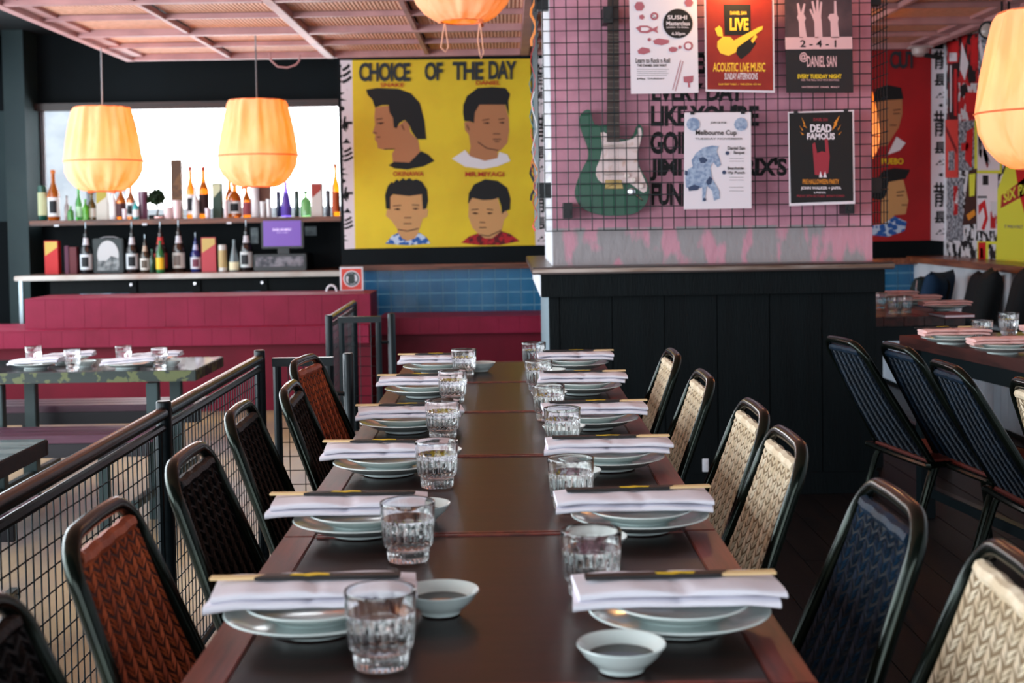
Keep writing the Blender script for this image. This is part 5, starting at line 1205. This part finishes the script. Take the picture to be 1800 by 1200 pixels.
# ------------------------------------------------------------------ pasted posters on the right wall
RDI = mat('bright red print', (200, 30, 34), .6); GYP = mat('grey print', (168, 172, 182), .7, col2=(70, 74, 84), scale=34, ramp=(.48, .52)); YLP = mat('lime yellow print', (222, 224, 70), .6)
SALM = mat('salmon red print', (214, 66, 58), .6); BWP = mat('black and white print', (214, 214, 220), .7, col2=(24, 24, 28), scale=12, stretch=(1, 1, 1), ramp=(.49, .51)); RWP = mat('red and white print', (206, 204, 210), .7, col2=(176, 22, 28), scale=9, ramp=(.48, .5))
DRW = mat('dark red print', (110, 18, 28), .7, col2=(36, 16, 22), scale=8, ramp=(.48, .52))
BRP = mat('red black print', (186, 30, 34), .7, col2=(24, 20, 24), scale=8, ramp=(.49, .51)); BRN = mat('brown print', (60, 34, 30), .6)
wx = 3.575
base = MB().slab([at(1664, 70, X=RX - .001), at(1664, 455, X=RX - .001), at(2050, 500, X=RX - .001), at(2050, -200, X=RX - .001)], (-.003, 0, 0)).build('pasted_paper_layer', BWP, smooth=False)
tag(base, 'torn black and white paper layer pasted over the whole right wall', 'wallpaper')
def wposter(k, quad, m, label, polys=(), texts=()):
    X = wx - .003 - .0015 * k; sh = Sheet(X=X); c = at(quad[2][0], quad[2][1], X=X)
    e = empty('pasted_poster', c, 0, label, 'poster', 'posters pasted on the right wall')
    MB().slab([p - c for p in sh.outline(quad, 0)], (.0012, 0, 0)).build('sheet', m, e, smooth=False)
    for pts, m2 in polys: MB().poly([p - c for p in sh.outline(pts, .0008)]).build('print', m2, e, smooth=False)
    for t, x0, y0, x1, y1, dy, m2 in texts:
        mb = MB(); put_text(mb, t, sh.p(x0, y1, .0012) - c, sh.p(x1, y1 + dy, .0012) - c, sh.p(x0, y0, .0012) - c, .03); mb.build('lettering', m2, e, smooth=False, normals=False)['kind'] = 'stuff'
zq = lambda l: [(1600 + x / 2.925, 60 + y / 2.925) for x, y in l]
R_ = lambda x0, y0, x1, y1, s=0: zq([(x0, y0), (x1, y0 - s), (x1, y1 + s * .2), (x0, y1)])
wposter(0, R_(190, 40, 245, 150, 8), RDI, 'bright red poster high in the corner by the character strip', [(R_(200, 95, 240, 140), PAPER)])
wposter(0, R_(192, 150, 248, 445, 5), DRW, 'dark red vertical poster below the bright red one', [(R_(205, 160, 212, 400), PAPER), (R_(226, 180, 240, 420), RDI)])
wposter(1, R_(246, 10, 350, 250, 16), BRP, 'torn red and black poster left of the spotlight', [(zq([(265, 40), (300, 150), (280, 240), (255, 180)]), PAPER), (R_(318, 30, 344, 150), RDI)])
wposter(1, R_(350, -30, 420, 380, 14), GYP, 'grey streaked poster below the spotlights behind the lantern', [(zq([(360, 20), (408, 215), (372, 165), (352, 60)]), PAPER), (zq([(375, 250), (400, 300), (380, 390), (362, 330)]), REDINK)])
wposter(0, R_(248, 250, 345, 445, 2), RWP, 'red and white torn poster in the middle of the right wall', [(R_(285, 300, 345, 400), RDI), (zq([(255, 270), (285, 250), (300, 300), (262, 330)]), BLACKINK)])
wposter(2, R_(180, 440, 246, 738), SALM, 'narrow salmon red poster low beside the character strip', [(R_(196, 600, 228, 700), GYP), (zq([(184, 470), (240, 590), (240, 620), (184, 500)]), mat('deep red print', (120, 24, 30), .6))])
wposter(1, R_(248, 445, 330, 700), GYP, 'grey lettered poster right of the salmon one', [(R_(262, 560, 300, 600), RDI), (zq([(290, 500), (325, 480), (315, 690), (280, 640)]), RDI)])
wposter(2, R_(330, 440, 470, 715, 6), YLP, 'yellow bordered poster with red and black print near the lantern', [(R_(345, 480, 460, 700), PAPER), (zq([(372, 545), (400, 490), (390, 600), (412, 660), (395, 690), (375, 620)]), RDI), (zq([(350, 520), (372, 560), (366, 640), (352, 620)]), BLACKINK)])
wposter(1, R_(188, 738, 270, 1140), GYP, 'grey map like poster at the bottom by the character strip', [(R_(222, 780, 245, 930), RWP)])
wposter(3, zq([(300, 700), (342, 690), (340, 975), (268, 982)]), BRN, 'dark brown bottle shaped poster low on the right wall', [(zq([(302, 720), (335, 715), (330, 830), (305, 835)]), YLP), (zq([(288, 930), (330, 900), (336, 930), (300, 958)]), mat('orange ink', (222, 140, 40), .7))])
wposter(2, R_(342, 715, 450, 1010), PAPER, 'white poster with black block and red script low on the wall', [(R_(372, 726, 402, 775), BLACKINK), (zq([(350, 880), (385, 850), (400, 950), (380, 1010), (365, 1000), (385, 940), (375, 890), (352, 930)]), RDI), (R_(345, 832, 395, 842), BLACKINK), (R_(412, 860, 446, 1000), RWP)])
wposter(2, R_(188, 1060, 345, 1160), BWP, 'black and white strip poster on the ledge at the left', [])
wposter(3, R_(345, 1065, 448, 1165), YLP, 'small yellow and red poster standing on the ledge', [(R_(350, 1070, 388, 1160), RDI), (R_(360, 1100, 375, 1150), PAPER), (R_(402, 1080, 440, 1160), BWP)])
wposter(4, zq([(448, 800), (500, 660), (640, 600), (700, 1240), (550, 1195), (445, 1165)]), YLP, 'large lime yellow poster with red stamp at the right edge', [(zq([(470, 828), (640, 700), (640, 800), (465, 895)]), mat('stamp red', (170, 44, 44), .6)), (zq([(538, 680), (700, 610), (700, 960), (590, 930), (560, 820)]), RDI)], [("SIX PAC", 1600 + 480 / 2.925, 60 + 815 / 2.925, 1600 + 640 / 2.925, 60 + 870 / 2.925, -26, YLP), ('IT WAS A FACT', 1600 + 485 / 2.925, 60 + 980 / 2.925, 1600 + 580 / 2.925, 60 + 996 / 2.925, 1, GREYINK)])
# spotlights and dome camera under the ceiling
for px, py, lab, lit in ((1745, 52, 'black spotlight head high on the right beside the lantern', False), (1757, 92, 'lit spotlight half hidden by the near right lantern', True)):
    p = at(px, py, Y=8.9); e = empty('spotlight', p, 0, lab, 'spotlight', 'ceiling spotlights')
    MB().tube([(.10, 0, .03), (0, 0, 0), (-.05, -.05, -.01)], [.05, .055, .06], 18).build('housing', BLACKINK, e)
    MB().lathe([(.045, 0), (.03, .012), (.006, .016)], 16).build('lamp_face', mat('spot lamp lit', (255, 200, 90), .3, emit=6) if lit else mat('spot lamp off', (180, 170, 165), .2), e, loc=(-.05, -.055, -.01)).rotation_euler = (R90, 0, -.5)
    MB().tube([(.06, 0, .02), (.06, 0, HZ - p.z + .03)], .008, 8).build('stem', BLACKINK, e)
p = at(1618, 88, Y=11.0)
e = empty('ceiling_speaker', p, 0, 'small grey dome camera above the red mural under the ceiling grid', 'camera')
MB().lathe([(.0, -.055), (.04, -.05), (.065, -.03), (.07, 0), (.072, .012)], 24).build('dome', mat('grey dome', (176, 160, 158), .35), e)
MB().box(-.09, .09, -.06, .06, .012, HZ - p.z + .002).build('mount', mat('grey dome', (176, 160, 158), .35), e, bevel=.004)
MB().tube([(.02, -.04, -.045), (.14, -.05, -.065)], .018, 10).build('bracket', BLACKINK, e)
e.name = 'dome_camera'
# unseen warm lamp added for the orange glow on the red poster
pl = empty('added_glow_lamp', (at(1300, 0, Y=5.98).x, 5.98, 2.33), 0, 'unseen warm lamp added for the glow on the red poster', 'lamp')
MB().lathe([(.05, 0), (.045, .03), (.02, .07), (.012, .09)], 20, cap0=False).build('shade', BLACKINK, pl)
MB().lathe([(.0, .0), (.02, .006), (.024, .025), (.012, .05)], 14).build('bulb', mat('lit bulb', (255, 214, 150), .5, emit=14, ecol=(255, 190, 110)), pl)
MB().tube([(0, 0, .09), (0, 0, HZ + .05 - 2.33)], .005, 6).build('cord', BLACKINK, pl)
l = bpy.data.lights.new('added_glow_light', 'POINT'); l.energy = 5; l.color = (1, .55, .2); l.shadow_soft_size = .03
lo = bpy.data.objects.new('added_glow_light', l); lo.location = pl.location + Vector((0, -.0, -.04)); C.objects.link(lo)
